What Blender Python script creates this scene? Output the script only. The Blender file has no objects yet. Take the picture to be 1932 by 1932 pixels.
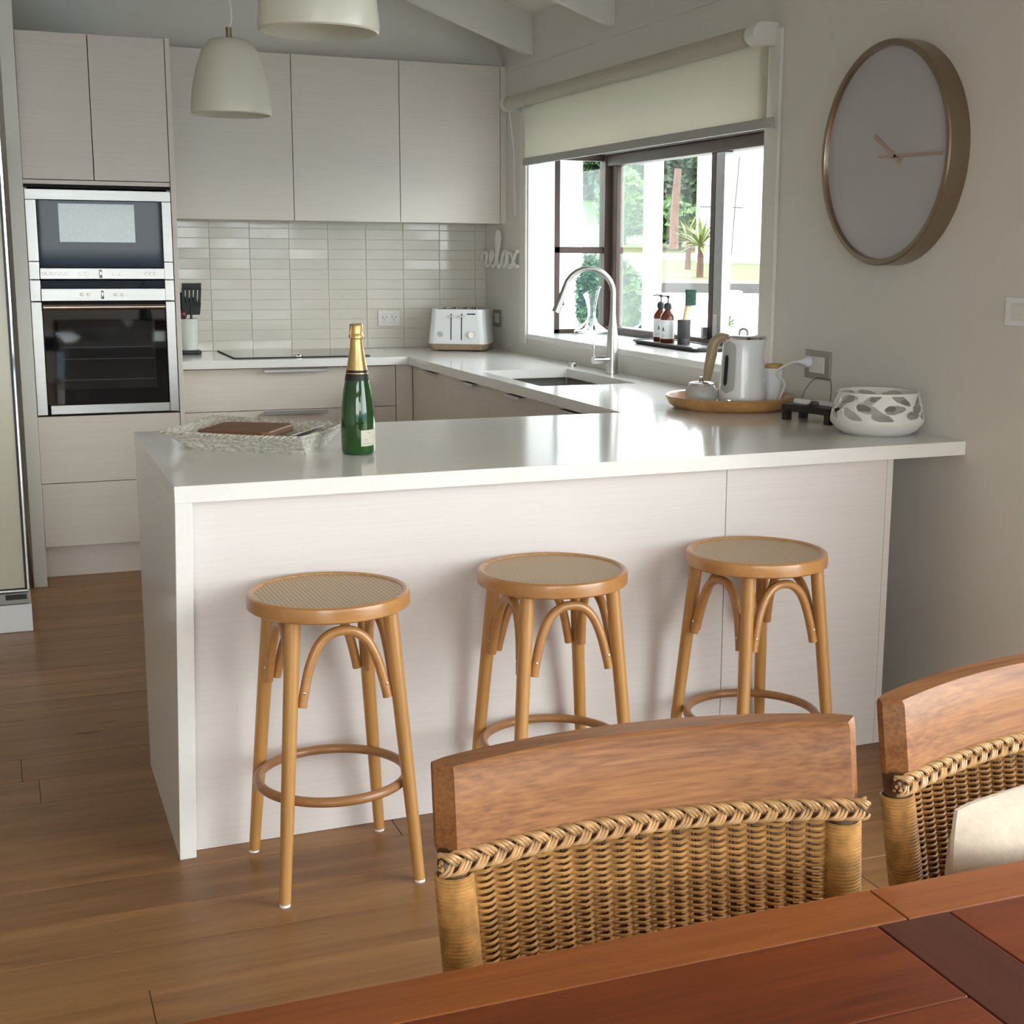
import bpy, bmesh, math, random
from mathutils import Vector, Matrix
import numpy as np
random.seed(7)
PI = math.pi
scn = bpy.context.scene
COL = scn.collection

# ------------------------------------------------------------------ camera
YAW, PIT, ROL, FPX, CX, CY, HCAM = .3877, -.185, -.0081, 2618.2, 1066.1, 966., 1.4295
_fw = np.array([math.sin(YAW)*math.cos(PIT), math.cos(YAW)*math.cos(PIT), math.sin(PIT)])
_rt = np.array([math.cos(YAW), -math.sin(YAW), 0.])
_dn = np.cross(_fw, _rt)
_c, _s = math.cos(ROL), math.sin(ROL)
_rt, _dn = _c*_rt+_s*_dn, -_s*_rt+_c*_dn
CAM = np.array([0, 0, HCAM])
def ray(px):
    return _rt*(px[0]-CX)/FPX+_dn*(px[1]-CY)/FPX+_fw
def P(px, ax, v):
    """photo pixel -> point on the plane <ax> = v that the thing touches"""
    i = 'xyz'.index(ax); d = ray(px); t = (v-CAM[i])/d[i]
    return Vector((CAM+d*t).tolist())
cam = bpy.data.cameras.new('camera'); camo = bpy.data.objects.new('camera', cam); COL.objects.link(camo)
camo.matrix_world = Matrix(((_rt[0], -_dn[0], -_fw[0], 0), (_rt[1], -_dn[1], -_fw[1], 0), (_rt[2], -_dn[2], -_fw[2], HCAM), (0, 0, 0, 1)))
cam.sensor_width = 36; cam.lens = FPX/1932*36; cam.shift_x = -(CX-966)/1932; cam.clip_start = .02; cam.clip_end = 500
scn.camera = camo

# ------------------------------------------------------------------ sky, exposure
SKY = 2.6
w = bpy.data.worlds.new('sky'); scn.world = w; w.use_nodes = True
nt = w.node_tree; nt.nodes.clear()
out = nt.nodes.new('ShaderNodeOutputWorld'); bg = nt.nodes.new('ShaderNodeBackground')
tc = nt.nodes.new('ShaderNodeTexCoord'); sep = nt.nodes.new('ShaderNodeSeparateXYZ'); rp = nt.nodes.new('ShaderNodeValToRGB')
nt.links.new(tc.outputs['Generated'], sep.inputs[0])
mr = nt.nodes.new('ShaderNodeMapRange'); mr.inputs[1].default_value = -1; mr.inputs[2].default_value = 1
nt.links.new(sep.outputs[2], mr.inputs[0]); nt.links.new(mr.outputs[0], rp.inputs[0])
e = rp.color_ramp.elements
e[0].position = 0; e[0].color = (.10, .14, .17, 1)
e[1].position = 1; e[1].color = (.84, .87, .92, 1)
for p_, c_ in ((.497, (.14, .20, .26, 1)), (.5, (.91, .94, .97, 1)), (.6, (.95, .97, .99, 1))):
    k = e.new(p_); k.color = c_
nt.links.new(rp.outputs[0], bg.inputs[0]); bg.inputs[1].default_value = SKY
nt.links.new(bg.outputs[0], out.inputs[0])
scn.view_settings.view_transform = 'Standard'; scn.view_settings.look = 'None'
scn.view_settings.gamma = 1; scn.view_settings.use_curve_mapping = False
scn.view_settings.exposure = 2.15

# ------------------------------------------------------------------ helpers
ORG = {}
def thing(name, label, cat, loc=(0, 0, 0), group=None, rotz=0):
    o = bpy.data.objects.new(name, None); COL.objects.link(o); o.empty_display_size = .05
    o.location = loc; o.rotation_euler = (0, 0, rotz); o['label'] = label; o['category'] = cat
    if group: o['group'] = group
    ORG[o.name] = Vector(loc)
    return o
def obj(name, bm, mat, parent=None, smooth=False, label=None, local=False, base=True):
    """link bm (world coordinates, or local to the parent's origin) as one mesh object"""
    bmesh.ops.recalc_face_normals(bm, faces=bm.faces)
    me = bpy.data.meshes.new(name)
    if parent is not None and not local:
        bmesh.ops.translate(bm, verts=bm.verts, vec=-ORG[parent.name])
    loc = Vector((0, 0, 0))
    if parent is None and base and bm.verts:
        xs = [v.co for v in bm.verts]
        lo = Vector((min(c.x for c in xs), min(c.y for c in xs), min(c.z for c in xs))); hi = Vector((max(c.x for c in xs), max(c.y for c in xs), max(c.z for c in xs)))
        loc = Vector(((lo.x+hi.x)/2, (lo.y+hi.y)/2, lo.z)); bmesh.ops.translate(bm, verts=bm.verts, vec=-loc)
    bm.to_mesh(me); bm.free()
    if smooth:
        for p in me.polygons: p.use_smooth = True
        try: me.set_sharp_from_angle(angle=math.radians(38))
        except Exception: pass
    o = bpy.data.objects.new(name, me); COL.objects.link(o); o.location = loc
    if mat is not None: me.materials.append(mat)
    if parent is not None: o.parent = parent; ORG[o.name] = ORG[parent.name]
    else: ORG[o.name] = loc
    if label: o['label'] = label
    return o
def tag(o, label, cat, group=None):
    o['label'] = label; o['category'] = cat
    if group: o['group'] = group
    return o
def struct(name, bm, mat, smooth=False):
    o = obj(name, bm, mat, None, smooth, base=False); o['kind'] = 'structure'; return o
def copy_tree(o, parent=None):
    c = o.copy(); COL.objects.link(c); c.parent = parent; ORG[c.name] = ORG.get(o.name, Vector((0, 0, 0)))
    for ch in list(o.children): copy_tree(ch, c)
    return c
def new(): return bmesh.new()
def box(bm, x0, x1, y0, y1, z0, z1, bev=0, seg=1):
    b2 = bmesh.new(); bmesh.ops.create_cube(b2, size=1)
    for v in b2.verts: v.co = Vector(((x0+x1)/2+v.co.x*(x1-x0), (y0+y1)/2+v.co.y*(y1-y0), (z0+z1)/2+v.co.z*(z1-z0)))
    if bev > 0: bmesh.ops.bevel(b2, geom=b2.edges[:], offset=bev, segments=seg, affect='EDGES', profile=.5)
    merge(bm, b2); return bm
def merge(bm, b2):
    me = bpy.data.meshes.new('tmp'); b2.to_mesh(me); b2.free(); bm.from_mesh(me); bpy.data.meshes.remove(me)
def hexa(bm, pts, bev=0, seg=1):
    """8 corners: bottom 4 (ccw) then top 4"""
    b2 = bmesh.new(); vs = [b2.verts.new(p) for p in pts]
    for f in ((3, 2, 1, 0), (4, 5, 6, 7), (0, 1, 5, 4), (1, 2, 6, 5), (2, 3, 7, 6), (3, 0, 4, 7)): b2.faces.new([vs[i] for i in f])
    if bev: bmesh.ops.bevel(b2, geom=b2.edges[:], offset=bev, segments=seg, affect='EDGES', profile=.5)
    merge(bm, b2); return bm
def prism(bm, pts, vec, bev=0, seg=1):
    """polygon (list of 3D points) extruded by vec"""
    b2 = bmesh.new(); n = len(pts); vec = Vector(vec)
    a = [b2.verts.new(p) for p in pts]; b = [b2.verts.new(Vector(p)+vec) for p in pts]
    b2.faces.new(a); b2.faces.new(b[::-1])
    for i in range(n): b2.faces.new((a[i], b[i], b[(i+1) % n], a[(i+1) % n]))
    bmesh.ops.recalc_face_normals(b2, faces=b2.faces)
    if bev: bmesh.ops.bevel(b2, geom=b2.edges[:], offset=bev, segments=seg, affect='EDGES', profile=.5)
    merge(bm, b2); return bm
def lathe(bm, prof, c=(0, 0, 0), seg=32, rot=None, sx=1, sy=1):
    c = Vector(c); rings = []
    for r, z in prof:
        ring = []
        for i in range(seg if r > 1e-6 else 1):
            a = 2*PI*i/seg; v = Vector((r*math.cos(a)*sx, r*math.sin(a)*sy, z))
            if rot: v = rot @ v
            ring.append(bm.verts.new(c+v))
        rings.append(ring)
    for A, B in zip(rings, rings[1:]):
        n = max(len(A), len(B))
        for i in range(n):
            j = (i+1) % n
            if len(A) == 1 and len(B) == 1: break
            if len(A) == 1: bm.faces.new((A[0], B[i], B[j]))
            elif len(B) == 1: bm.faces.new((A[i], A[j], B[0]))
            else: bm.faces.new((A[i], A[j], B[j], B[i]))
    return bm
def tube(bm, pts, r, seg=8, closed=False, caps=True):
    pts = [Vector(p) for p in pts]; n = len(pts)
    rs = r if isinstance(r, (list, tuple)) else [r]*n
    rings = []; up = None
    for i in range(n):
        if closed: t = pts[(i+1) % n]-pts[i-1]
        else: t = pts[min(i+1, n-1)]-pts[max(i-1, 0)]
        if t.length < 1e-9: t = Vector((0, 0, 1))
        t.normalize()
        if up is None:
            up = Vector((0, 0, 1)) if abs(t.z) < .9 else Vector((1, 0, 0))
        u = up-t*up.dot(t)
        if u.length < 1e-6: u = t.orthogonal()
        u.normalize(); up = u; v = t.cross(u)
        rings.append([bm.verts.new(pts[i]+(u*math.cos(2*PI*k/seg)+v*math.sin(2*PI*k/seg))*rs[i]) for k in range(seg)])
    m = n if closed else n-1
    for i in range(m):
        A, B = rings[i], rings[(i+1) % n]
        for k in range(seg):
            j = (k+1) % seg; bm.faces.new((A[k], A[j], B[j], B[k]))
    if caps and not closed:
        bm.faces.new(rings[0][::-1]); bm.faces.new(rings[-1])
    return bm
def spline(pts, n=6, closed=False):
    pts = [Vector(p) for p in pts]; o = []; N = len(pts)
    for i in range(N if closed else N-1):
        g = (lambda k: pts[k % N]) if closed else (lambda k: pts[max(0, min(N-1, k))])
        p0, p1, p2, p3 = g(i-1), g(i), g(i+1), g(i+2)
        for k in range(n):
            t = k/n
            o.append(.5*((2*p1)+(p2-p0)*t+(2*p0-5*p1+4*p2-p3)*t*t+(3*p1-p0-3*p2+p3)*t**3))
    if not closed: o.append(pts[-1])
    return o
def cyl(bm, a, b, r, seg=16, r2=None):
    return tube(bm, [a, b], [r, r if r2 is None else r2], seg)

# ------------------------------------------------------------------ materials
def mat(name, col, rough=.5, metal=0, spec=.5, trans=0, ior=1.45, noise=0, nscale=8, nstretch=(1, 1, 1), bump=0, coat=0, bscale=None, sub=0, sheen=0):
    m = bpy.data.materials.new(name); m.use_nodes = True; t = m.node_tree; b = t.nodes['Principled BSDF']
    b.inputs['Base Color'].default_value = (*col, 1); b.inputs['Roughness'].default_value = rough; b.inputs['Metallic'].default_value = metal
    b.inputs['Specular IOR Level'].default_value = spec; b.inputs['Transmission Weight'].default_value = trans; b.inputs['IOR'].default_value = ior
    b.inputs['Coat Weight'].default_value = coat; b.inputs['Coat Roughness'].default_value = .08
    if sheen: b.inputs['Sheen Weight'].default_value = sheen
    if sub: b.inputs['Subsurface Weight'].default_value = sub
    if noise or bump:
        tcn = t.nodes.new('ShaderNodeTexCoord'); mp = t.nodes.new('ShaderNodeMapping'); mp.inputs['Scale'].default_value = nstretch
        nz = t.nodes.new('ShaderNodeTexNoise'); nz.inputs['Scale'].default_value = nscale; nz.inputs['Detail'].default_value = 5
        t.links.new(tcn.outputs['Object'], mp.inputs[0]); t.links.new(mp.outputs[0], nz.inputs[0])
        if noise:
            r = t.nodes.new('ShaderNodeValToRGB')
            r.color_ramp.elements[0].position = .3; r.color_ramp.elements[1].position = .7
            r.color_ramp.elements[0].color = (*[c*(1-noise) for c in col], 1); r.color_ramp.elements[1].color = (*[min(1, c*(1+noise)) for c in col], 1)
            t.links.new(nz.outputs[0], r.inputs[0]); t.links.new(r.outputs[0], b.inputs['Base Color'])
        if bump:
            bp = t.nodes.new('ShaderNodeBump'); bp.inputs['Strength'].default_value = bump; bp.inputs['Distance'].default_value = .002
            t.links.new(nz.outputs[0], bp.inputs['Height']); t.links.new(bp.outputs[0], b.inputs['Normal'])
    return m
def wood(name, c1, c2, axis='x', rough=.4, scale=1., knots=0, vary=.15, coat=0, fine=.35, spec=.5):
    """c1 dark, c2 light; grain along axis, each object shifted and tinted on its own"""
    m = bpy.data.materials.new(name); m.use_nodes = True; t = m.node_tree; b = t.nodes['Principled BSDF']
    N = t.nodes.new; L = t.links.new
    tcn = N('ShaderNodeTexCoord'); oi = N('ShaderNodeObjectInfo'); mp = N('ShaderNodeMapping'); cb = N('ShaderNodeCombineXYZ')
    ml = N('ShaderNodeMath'); ml.operation = 'MULTIPLY'; ml.inputs[1].default_value = 37.
    L(oi.outputs['Random'], ml.inputs[0])
    for i in range(3): L(ml.outputs[0], cb.inputs[i])
    st = {'x': (1.2, 14, 14), 'y': (14, 1.2, 14), 'z': (14, 14, 1.2)}[axis]
    mp.inputs['Scale'].default_value = [s*scale for s in st]
    L(tcn.outputs['Object'], mp.inputs['Vector']); L(cb.outputs[0], mp.inputs['Location'])
    n1 = N('ShaderNodeTexNoise'); n1.inputs['Scale'].default_value = 1.3; n1.inputs['Detail'].default_value = 6; n1.inputs['Distortion'].default_value = .6
    L(mp.outputs[0], n1.inputs[0])
    mp2 = N('ShaderNodeMapping'); mp2.inputs['Scale'].default_value = [s*scale*(7 if s > 5 else 4) for s in st]; L(tcn.outputs['Object'], mp2.inputs[0]); L(cb.outputs[0], mp2.inputs['Location'])
    n2 = N('ShaderNodeTexNoise'); n2.inputs['Scale'].default_value = 1.5; n2.inputs['Detail'].default_value = 3; L(mp2.outputs[0], n2.inputs[0])
    mx = N('ShaderNodeMix'); mx.data_type = 'FLOAT'; mx.inputs[0].default_value = fine
    L(n1.outputs[0], mx.inputs[2]); L(n2.outputs[0], mx.inputs[3])
    r = N('ShaderNodeValToRGB'); r.color_ramp.elements[0].position = .3; r.color_ramp.elements[1].position = .7
    r.color_ramp.elements[0].color = (*c1, 1); r.color_ramp.elements[1].color = (*c2, 1); L(mx.outputs[0], r.inputs[0])
    hs = N('ShaderNodeHueSaturation'); mr_ = N('ShaderNodeMapRange'); mr_.inputs[3].default_value = 1-vary; mr_.inputs[4].default_value = 1+vary
    L(oi.outputs['Random'], mr_.inputs[0]); L(mr_.outputs[0], hs.inputs['Value']); L(r.outputs[0], hs.inputs['Color'])
    last = hs.outputs[0]
    if knots:
        vo = N('ShaderNodeTexVoronoi'); vo.inputs['Scale'].default_value = 1
        mp3 = N('ShaderNodeMapping'); mp3.inputs['Scale'].default_value = {'x': (1.6, 5, 5), 'y': (5, 1.6, 5), 'z': (5, 5, 1.6)}[axis]; L(tcn.outputs['Object'], mp3.inputs[0]); L(cb.outputs[0], mp3.inputs['Location'])
        L(mp3.outputs[0], vo.inputs['Vector'])
        kr = N('ShaderNodeValToRGB'); kr.color_ramp.elements[0].position = .03; kr.color_ramp.elements[1].position = .09
        kr.color_ramp.elements[0].color = (.25, .2, .17, 1); kr.color_ramp.elements[1].color = (1, 1, 1, 1); L(vo.outputs['Distance'], kr.inputs[0])
        mm = N('ShaderNodeMix'); mm.data_type = 'RGBA'; mm.blend_type = 'MULTIPLY'; mm.inputs[0].default_value = knots
        L(last, mm.inputs[6]); L(kr.outputs[0], mm.inputs[7]); last = mm.outputs[2]
    L(last, b.inputs['Base Color']); b.inputs['Roughness'].default_value = rough; b.inputs['Coat Weight'].default_value = coat; b.inputs['Coat Roughness'].default_value = .15
    b.inputs['Specular IOR Level'].default_value = spec
    bp = N('ShaderNodeBump'); bp.inputs['Strength'].default_value = .08; bp.inputs['Distance'].default_value = .001; L(n2.outputs[0], bp.inputs['Height']); L(bp.outputs[0], b.inputs['Normal'])
    return m
def thin_glass(name, tint=(.96, .985, .975)):
    """clear pane: mostly transparent, mirror share grows towards grazing view on either face"""
    m = bpy.data.materials.new(name); m.use_nodes = True; t = m.node_tree; t.nodes.clear()
    o = t.nodes.new('ShaderNodeOutputMaterial'); mx = t.nodes.new('ShaderNodeMixShader'); tr = t.nodes.new('ShaderNodeBsdfTransparent'); gl = t.nodes.new('ShaderNodeBsdfGlossy'); lw = t.nodes.new('ShaderNodeLayerWeight')
    lw.inputs[0].default_value = .5; pw = t.nodes.new('ShaderNodeMath'); pw.operation = 'POWER'; pw.inputs[1].default_value = 5; ma = t.nodes.new('ShaderNodeMath'); ma.operation = 'MULTIPLY_ADD'; ma.inputs[1].default_value = .96; ma.inputs[2].default_value = .04
    t.links.new(lw.outputs['Facing'], pw.inputs[0]); t.links.new(pw.outputs[0], ma.inputs[0])
    tr.inputs[0].default_value = (*tint, 1); gl.inputs['Roughness'].default_value = .01
    t.links.new(ma.outputs[0], mx.inputs[0]); t.links.new(tr.outputs[0], mx.inputs[1]); t.links.new(gl.outputs[0], mx.inputs[2]); t.links.new(mx.outputs[0], o.inputs[0])
    return m
M = {}
M['wall'] = mat('wall_paint', (.72, .685, .63), .6, noise=.015, nscale=3, bump=.03)
M['ceil'] = mat('ceiling_paint', (.75, .71, .625), .6, noise=.01, nscale=3)
M['trim'] = mat('white_trim', (.76, .73, .665), .4)
M['lam'] = mat('pale_laminate', (.72, .642, .575), .38, noise=.035, nscale=3, nstretch=(1, 8, 60), bump=.02)
M['lamp_'] = mat('panel_laminate', (.715, .665, .645), .42, noise=.03, nscale=3, nstretch=(1, 8, 70), bump=.02)
M['lamv'] = mat('cabinet_panel', (.71, .65, .57), .4, noise=.02, nscale=4)
M['stone'] = mat('white_quartz', (.82, .80, .775), .13, noise=.015, nscale=60, spec=.55)
M['tile'] = mat('cream_tile', (.685, .638, .56), .07, bump=.18, nscale=7)
M['grout'] = mat('grout', (.80, .78, .71), .8, noise=.02)
M['floor'] = wood('oak_floor', (.19, .084, .028), (.355, .180, .066), 'x', .36, 1., knots=.9, vary=.13, fine=.3, spec=.35)
M['slab'] = mat('subfloor', (.2, .13, .08), .8, noise=.05)
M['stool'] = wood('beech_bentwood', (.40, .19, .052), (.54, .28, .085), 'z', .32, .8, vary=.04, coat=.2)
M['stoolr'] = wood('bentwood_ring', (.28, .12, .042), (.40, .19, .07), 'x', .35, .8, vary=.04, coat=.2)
M['rim'] = wood('seat_rim_wood', (.38, .17, .048), (.50, .245, .08), 'x', .3, .6, vary=.04, coat=.3)
M['rail'] = wood('mahogany_rail', (.13, .042, .012), (.36, .150, .048), 'x', .45, 1.6, vary=.05, coat=.0, fine=.55, spec=.35)
M['cane'] = mat('wicker_cane', (.45, .232, .073), .45, noise=.3, nscale=60)
M['canel'] = mat('braid_cane', (.47, .27, .115), .42, noise=.3, nscale=70)
M['stake'] = mat('wicker_stake', (.085, .034, .013), .5, noise=.2, nscale=30)
M['table'] = wood('jarrah_table', (.088, .015, .0032), (.205, .042, .008), 'x', .34, 1., vary=.08, coat=.04, fine=.45, spec=.32)
M['tableb'] = wood('jarrah_border', (.165, .040, .009), (.32, .098, .023), 'x', .34, .8, vary=.06, coat=.04, fine=.4, spec=.35)
M['tabled'] = wood('dark_crossband', (.040, .008, .004), (.085, .018, .008), 'y', .34, 1., vary=.03, coat=.04, spec=.3)
M['steel'] = mat('brushed_steel', (.50, .49, .47), .34, 1, noise=.05, nscale=6, nstretch=(1, 30, 30))
M['chrome'] = mat('chrome', (.78, .78, .78), .07, 1, noise=.01)
M['bronze'] = mat('champagne_bronze', (.34, .27, .20), .3, 1, noise=.04)
M['black'] = mat('black_plastic', (.012, .012, .012), .35, noise=.05)
M['gap'] = mat('dark_gap', (.015, .012, .010), .8, noise=.05)
M['bglass'] = mat('black_oven_glass', (.006, .006, .007), .03, spec=.65, noise=.02)
M['mglass'] = mat('smoked_microwave_glass', (.018, .028, .042), .03, spec=.22, noise=.02)
M['screen'] = mat('pale_microwave_screen', (.66, .74, .75), .12, spec=.5, noise=.05, nscale=120)
M['cook'] = mat('ceramic_cooktop', (.012, .014, .015), .04, spec=.6, noise=.02)
M['white'] = mat('gloss_white', (.85, .865, .88), .18, coat=.3, noise=.01)
M['whitem'] = mat('matt_white_ceramic', (.74, .725, .69), .5, noise=.015)
M['fridge'] = mat('cream_fridge', (.70, .66, .54), .35, noise=.01)
M['brown'] = mat('brown_window_frame', (.070, .042, .034), .5, spec=.3, noise=.06)
M['alu'] = mat('grey_aluminium', (.34, .33, .33), .35, .7, noise=.05, nscale=30)
M['glass'] = thin_glass('window_glass')
M['glassg'] = thin_glass('return_glass', (.86, .95, .93))
M['blind'] = mat('blind_fabric', (.72, .69, .60), .8, noise=.04, nscale=90, bump=.1)
t = M['blind'].node_tree; b = t.nodes['Principled BSDF']
tl = t.nodes.new('ShaderNodeBsdfTranslucent'); tl.inputs[0].default_value = (.74, .70, .62, 1); mx = t.nodes.new('ShaderNodeMixShader'); mx.inputs[0].default_value = .45
t.links.new(b.outputs[0], mx.inputs[1]); t.links.new(tl.outputs[0], mx.inputs[2]); t.links.new(mx.outputs[0], t.nodes['Material Output'].inputs[0])
M['shade'] = mat('opal_glass_shade', (.72, .71, .62), .3, noise=.01, coat=.2)
t = M['shade'].node_tree; b = t.nodes['Principled BSDF']
tl = t.nodes.new('ShaderNodeBsdfTranslucent'); tl.inputs[0].default_value = (.8, .79, .7, 1); mx = t.nodes.new('ShaderNodeMixShader'); mx.inputs[0].default_value = .3
t.links.new(b.outputs[0], mx.inputs[1]); t.links.new(tl.outputs[0], mx.inputs[2]); t.links.new(mx.outputs[0], t.nodes['Material Output'].inputs[0])
M['pine'] = wood('pale_tray_wood', (.40, .19, .06), (.62, .36, .14), 'x', .35, .8, vary=.03, coat=.2)
M['lid'] = wood('canister_lid_wood', (.42, .24, .08), (.58, .36, .14), 'x', .45, 1., vary=.03)
M['board'] = wood('brown_board_wood', (.17, .070, .026), (.26, .115, .045), 'x', .5, 1., vary=.03)
M['darkw'] = wood('black_stained_wood', (.012, .008, .006), (.03, .02, .015), 'y', .45, 1., vary=.03)
M['seag'] = mat('whitewashed_seagrass', (.56, .53, .46), .85, noise=.34, nscale=95, bump=.9)
M['paper'] = mat('paper', (.80, .79, .80), .7, noise=.01)
M['gold'] = mat('gold_foil', (.62, .42, .17), .33, .75, noise=.12, nscale=40, bump=.5)
M['green'] = mat('dark_green_glass', (.010, .062, .010), .05, spec=.6, noise=.25, nscale=9, coat=.4)
M['labelw'] = mat('cream_label', (.66, .61, .50), .6, noise=.03, nscale=30)
M['ink'] = mat('dark_ink', (.03, .03, .03), .6, noise=.05)
M['inkg'] = mat('grey_ink', (.25, .24, .24), .6, noise=.05)
M['neck'] = mat('black_neck_label', (.012, .012, .010), .45, noise=.1)
M['amber'] = mat('amber_bottle', (.14, .024, .010), .08, spec=.6, noise=.1, coat=.4)
M['pump'] = mat('charcoal_pump', (.045, .043, .042), .4, noise=.05)
M['slate'] = mat('charcoal_ceramic', (.055, .052, .050), .5, noise=.1, nscale=20)
M['sponge'] = mat('green_scourer', (.035, .085, .055), .9, noise=.3, nscale=90, bump=.6)
M['bamboo'] = mat('pale_handle_wood', (.72, .62, .36), .5, noise=.06)
M['taupe'] = mat('taupe_plastic', (.38, .30, .18), .35, noise=.03)
M['frost'] = mat('pale_grey_plastic', (.50, .51, .50), .3, noise=.02)
M['crystal'] = mat('clear_glass', (.96, .98, .97), .01, trans=1, ior=1.45, noise=.005)
M['crock'] = mat('pale_celadon_crock', (.60, .64, .59), .2, noise=.02)
M['face'] = mat('clock_face', (.46, .435, .445), .35, coat=.6, noise=.01)
M['rose'] = mat('pale_wood_hand', (.42, .32, .25), .5, noise=.05)
M['linen'] = mat('linen_cushion', (.66, .55, .44), .85, noise=.06, nscale=90, bump=.4, sheen=.2)
M['cord'] = mat('white_cord', (.74, .74, .76), .45, noise=.01)
M['sign'] = mat('cream_sign', (.80, .77, .70), .5, noise=.02)
M['splate'] = mat('steel_plate', (.36, .33, .29), .35, .6, noise=.03)
# caned seat
m = bpy.data.materials.new('caned_seat'); m.use_nodes = True; t = m.node_tree; b = t.nodes['Principled BSDF']; N = t.nodes.new; L = t.links.new
tcn = N('ShaderNodeTexCoord'); acc = []
for ang in (0, PI/2, PI/4, -PI/4):
    mp = N('ShaderNodeMapping'); mp.inputs['Rotation'].default_value = (0, 0, ang); sc_ = 1. if abs(ang) in (0, PI/2) else 1.414
    mp.inputs['Scale'].default_value = (sc_,)*3; L(tcn.outputs['Object'], mp.inputs[0])
    wv = N('ShaderNodeTexWave'); wv.inputs['Scale'].default_value = 32; wv.bands_direction = 'X'; L(mp.outputs[0], wv.inputs[0]); acc.append(wv.outputs['Fac'])
cur = acc[0]
for a in acc[1:]:
    mxn = N('ShaderNodeMath'); mxn.operation = 'MAXIMUM'; L(cur, mxn.inputs[0]); L(a, mxn.inputs[1]); cur = mxn.outputs[0]
r = N('ShaderNodeValToRGB'); r.color_ramp.elements[0].position = .55; r.color_ramp.elements[1].position = .8
r.color_ramp.elements[0].color = (.10, .042, .018, 1); r.color_ramp.elements[1].color = (.44, .28, .115, 1); L(cur, r.inputs[0]); L(r.outputs[0], b.inputs['Base Color'])
b.inputs['Roughness'].default_value = .38; b.inputs['Coat Weight'].default_value = .15
bp = N('ShaderNodeBump'); bp.inputs['Strength'].default_value = .5; bp.inputs['Distance'].default_value = .002; L(cur, bp.inputs['Height']); L(bp.outputs[0], b.inputs['Normal'])
M['caned'] = m

# ------------------------------------------------------------------ room shell
XR, YB, YF, XL = 2.587, 7.56, -3.25, -3.6       # right wall, back wall, front (behind camera), left
XRG, ZE, SL = -.5, 2.60, .35                    # ridge x, eave height, roof slope
def zc(x): return ZE+SL*(XR-x) if x > XRG else ZE+SL*(XR-XRG)-SL*(XRG-x)
ZL = zc(XL)
bm = new(); box(bm, XL-.2, XR+.02, YF-.2, YB+.2, -.2, -.0125); floor = struct('floor', bm, M['slab'])
# planks
rng = random.Random(3); PW = .178; row = 0; y = YF; made = {}
while y < YB-.01:
    x = XL-rng.uniform(0, 1.6); y1 = min(y+PW, YB)
    while x < XR:
        Lp = rng.choice((1.6, 1.9, 2.2)); xa, xb = max(x, XL), min(x+Lp, XR)
        if xb-xa > .05:
            key = (round(xb-xa, 3), round(y1-y, 3))
            if key not in made:
                bm = new(); box(bm, -key[0]/2+.0006, key[0]/2-.0006, -key[1]/2+.0006, key[1]/2-.0006, -.0125, 0, .0012)
                o = obj('plank', bm, M['floor'], floor, local=True); made[key] = o.data
            else:
                o = bpy.data.objects.new('plank', made[key]); COL.objects.link(o); o.parent = floor
            o.location = ((xa+xb)/2, (y+y1)/2, 0)
        x += Lp
    y += PW; row += 1
# back wall with gable
bm = new(); prism(bm, [(XL-.2, YB, -.05), (XR+.15, YB, -.05), (XR+.15, YB, ZE), (XRG, YB, zc(XRG)+.05), (XL-.2, YB, ZL)], (0, .15, 0)); prism(bm, [(.138, 7.275, 2.40), (XR, 7.275, 2.40), (XR, 7.275, ZE), (.138, 7.275, zc(.138))], (0, YB-7.275, 0)); wallb = struct('wall_back', bm, M['wall'])
# left wall
bm = new(); box(bm, XL-.15, XL, YF-.15, YB+.15, -.05, ZL+.1); struct('wall_left', bm, M['wall'])
# right wall with window opening
SD0, SD1, SDZ = -2.7, 2.1, 2.3      # sliding doors beside the dining table
OY0, OY1, OZ0, OZ1 = 4.46, 6.88, 1.007, 2.15
bm = new()
box(bm, XR, XR+.14, YF-.15, SD0, -.05, ZE+.05); box(bm, XR, XR+.14, SD0, SD1, SDZ, ZE+.05); box(bm, XR, XR+.14, SD1, OY0, -.05, ZE+.05); box(bm, XR, XR+.14, OY1, YB+.15, -.05, ZE+.05)
box(bm, XR, XR+.14, OY0, OY1, -.05, OZ0-.02); box(bm, XR, XR+.14, OY0, OY1, OZ1, ZE+.05)
struct('wall_right', bm, M['wall'])
# front wall behind the camera: sliding doors, pier and window shaped for reflections, a fixed light
GL = [(-2.6, .25, 0, 2.4), (.45, 1.77, 1.2, 2.0), (1.95, 2.42, 0, 2.4), (-1.9, .9, 2.62, 3.08)]  # last opening: high strip invented to brighten the ceiling and back wall
bm = new()
box(bm, XL-.15, -3.1, YF-.15, YF, -.05, ZL); box(bm, -3.1, -2.6, YF-.15, YF, -.05, 2.4); box(bm, .25, .45, YF-.15, YF, -.05, 2.4); box(bm, 1.77, 1.95, YF-.15, YF, -.05, 2.4); box(bm, 2.42, XR+.15, YF-.15, YF, -.05, 2.4)
box(bm, .45, 1.77, YF-.15, YF, -.05, 1.2); box(bm, .45, 1.77, YF-.15, YF, 2.0, 2.4)
prism(bm, [(-3.1, YF, 2.4), (XR+.15, YF, 2.4), (XR+.15, YF, ZE), (XR, YF, 2.62), (-3.1, YF, 2.62)], (0, -.15, 0))
prism(bm, [(-3.1, YF, 2.62), (-1.9, YF, 2.62), (-1.9, YF, zc(-1.9)), (-3.1, YF, zc(-3.1))], (0, -.15, 0)); prism(bm, [(.9, YF, 2.62), (XR, YF, 2.62), (.9, YF, zc(.9))], (0, -.15, 0))
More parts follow.
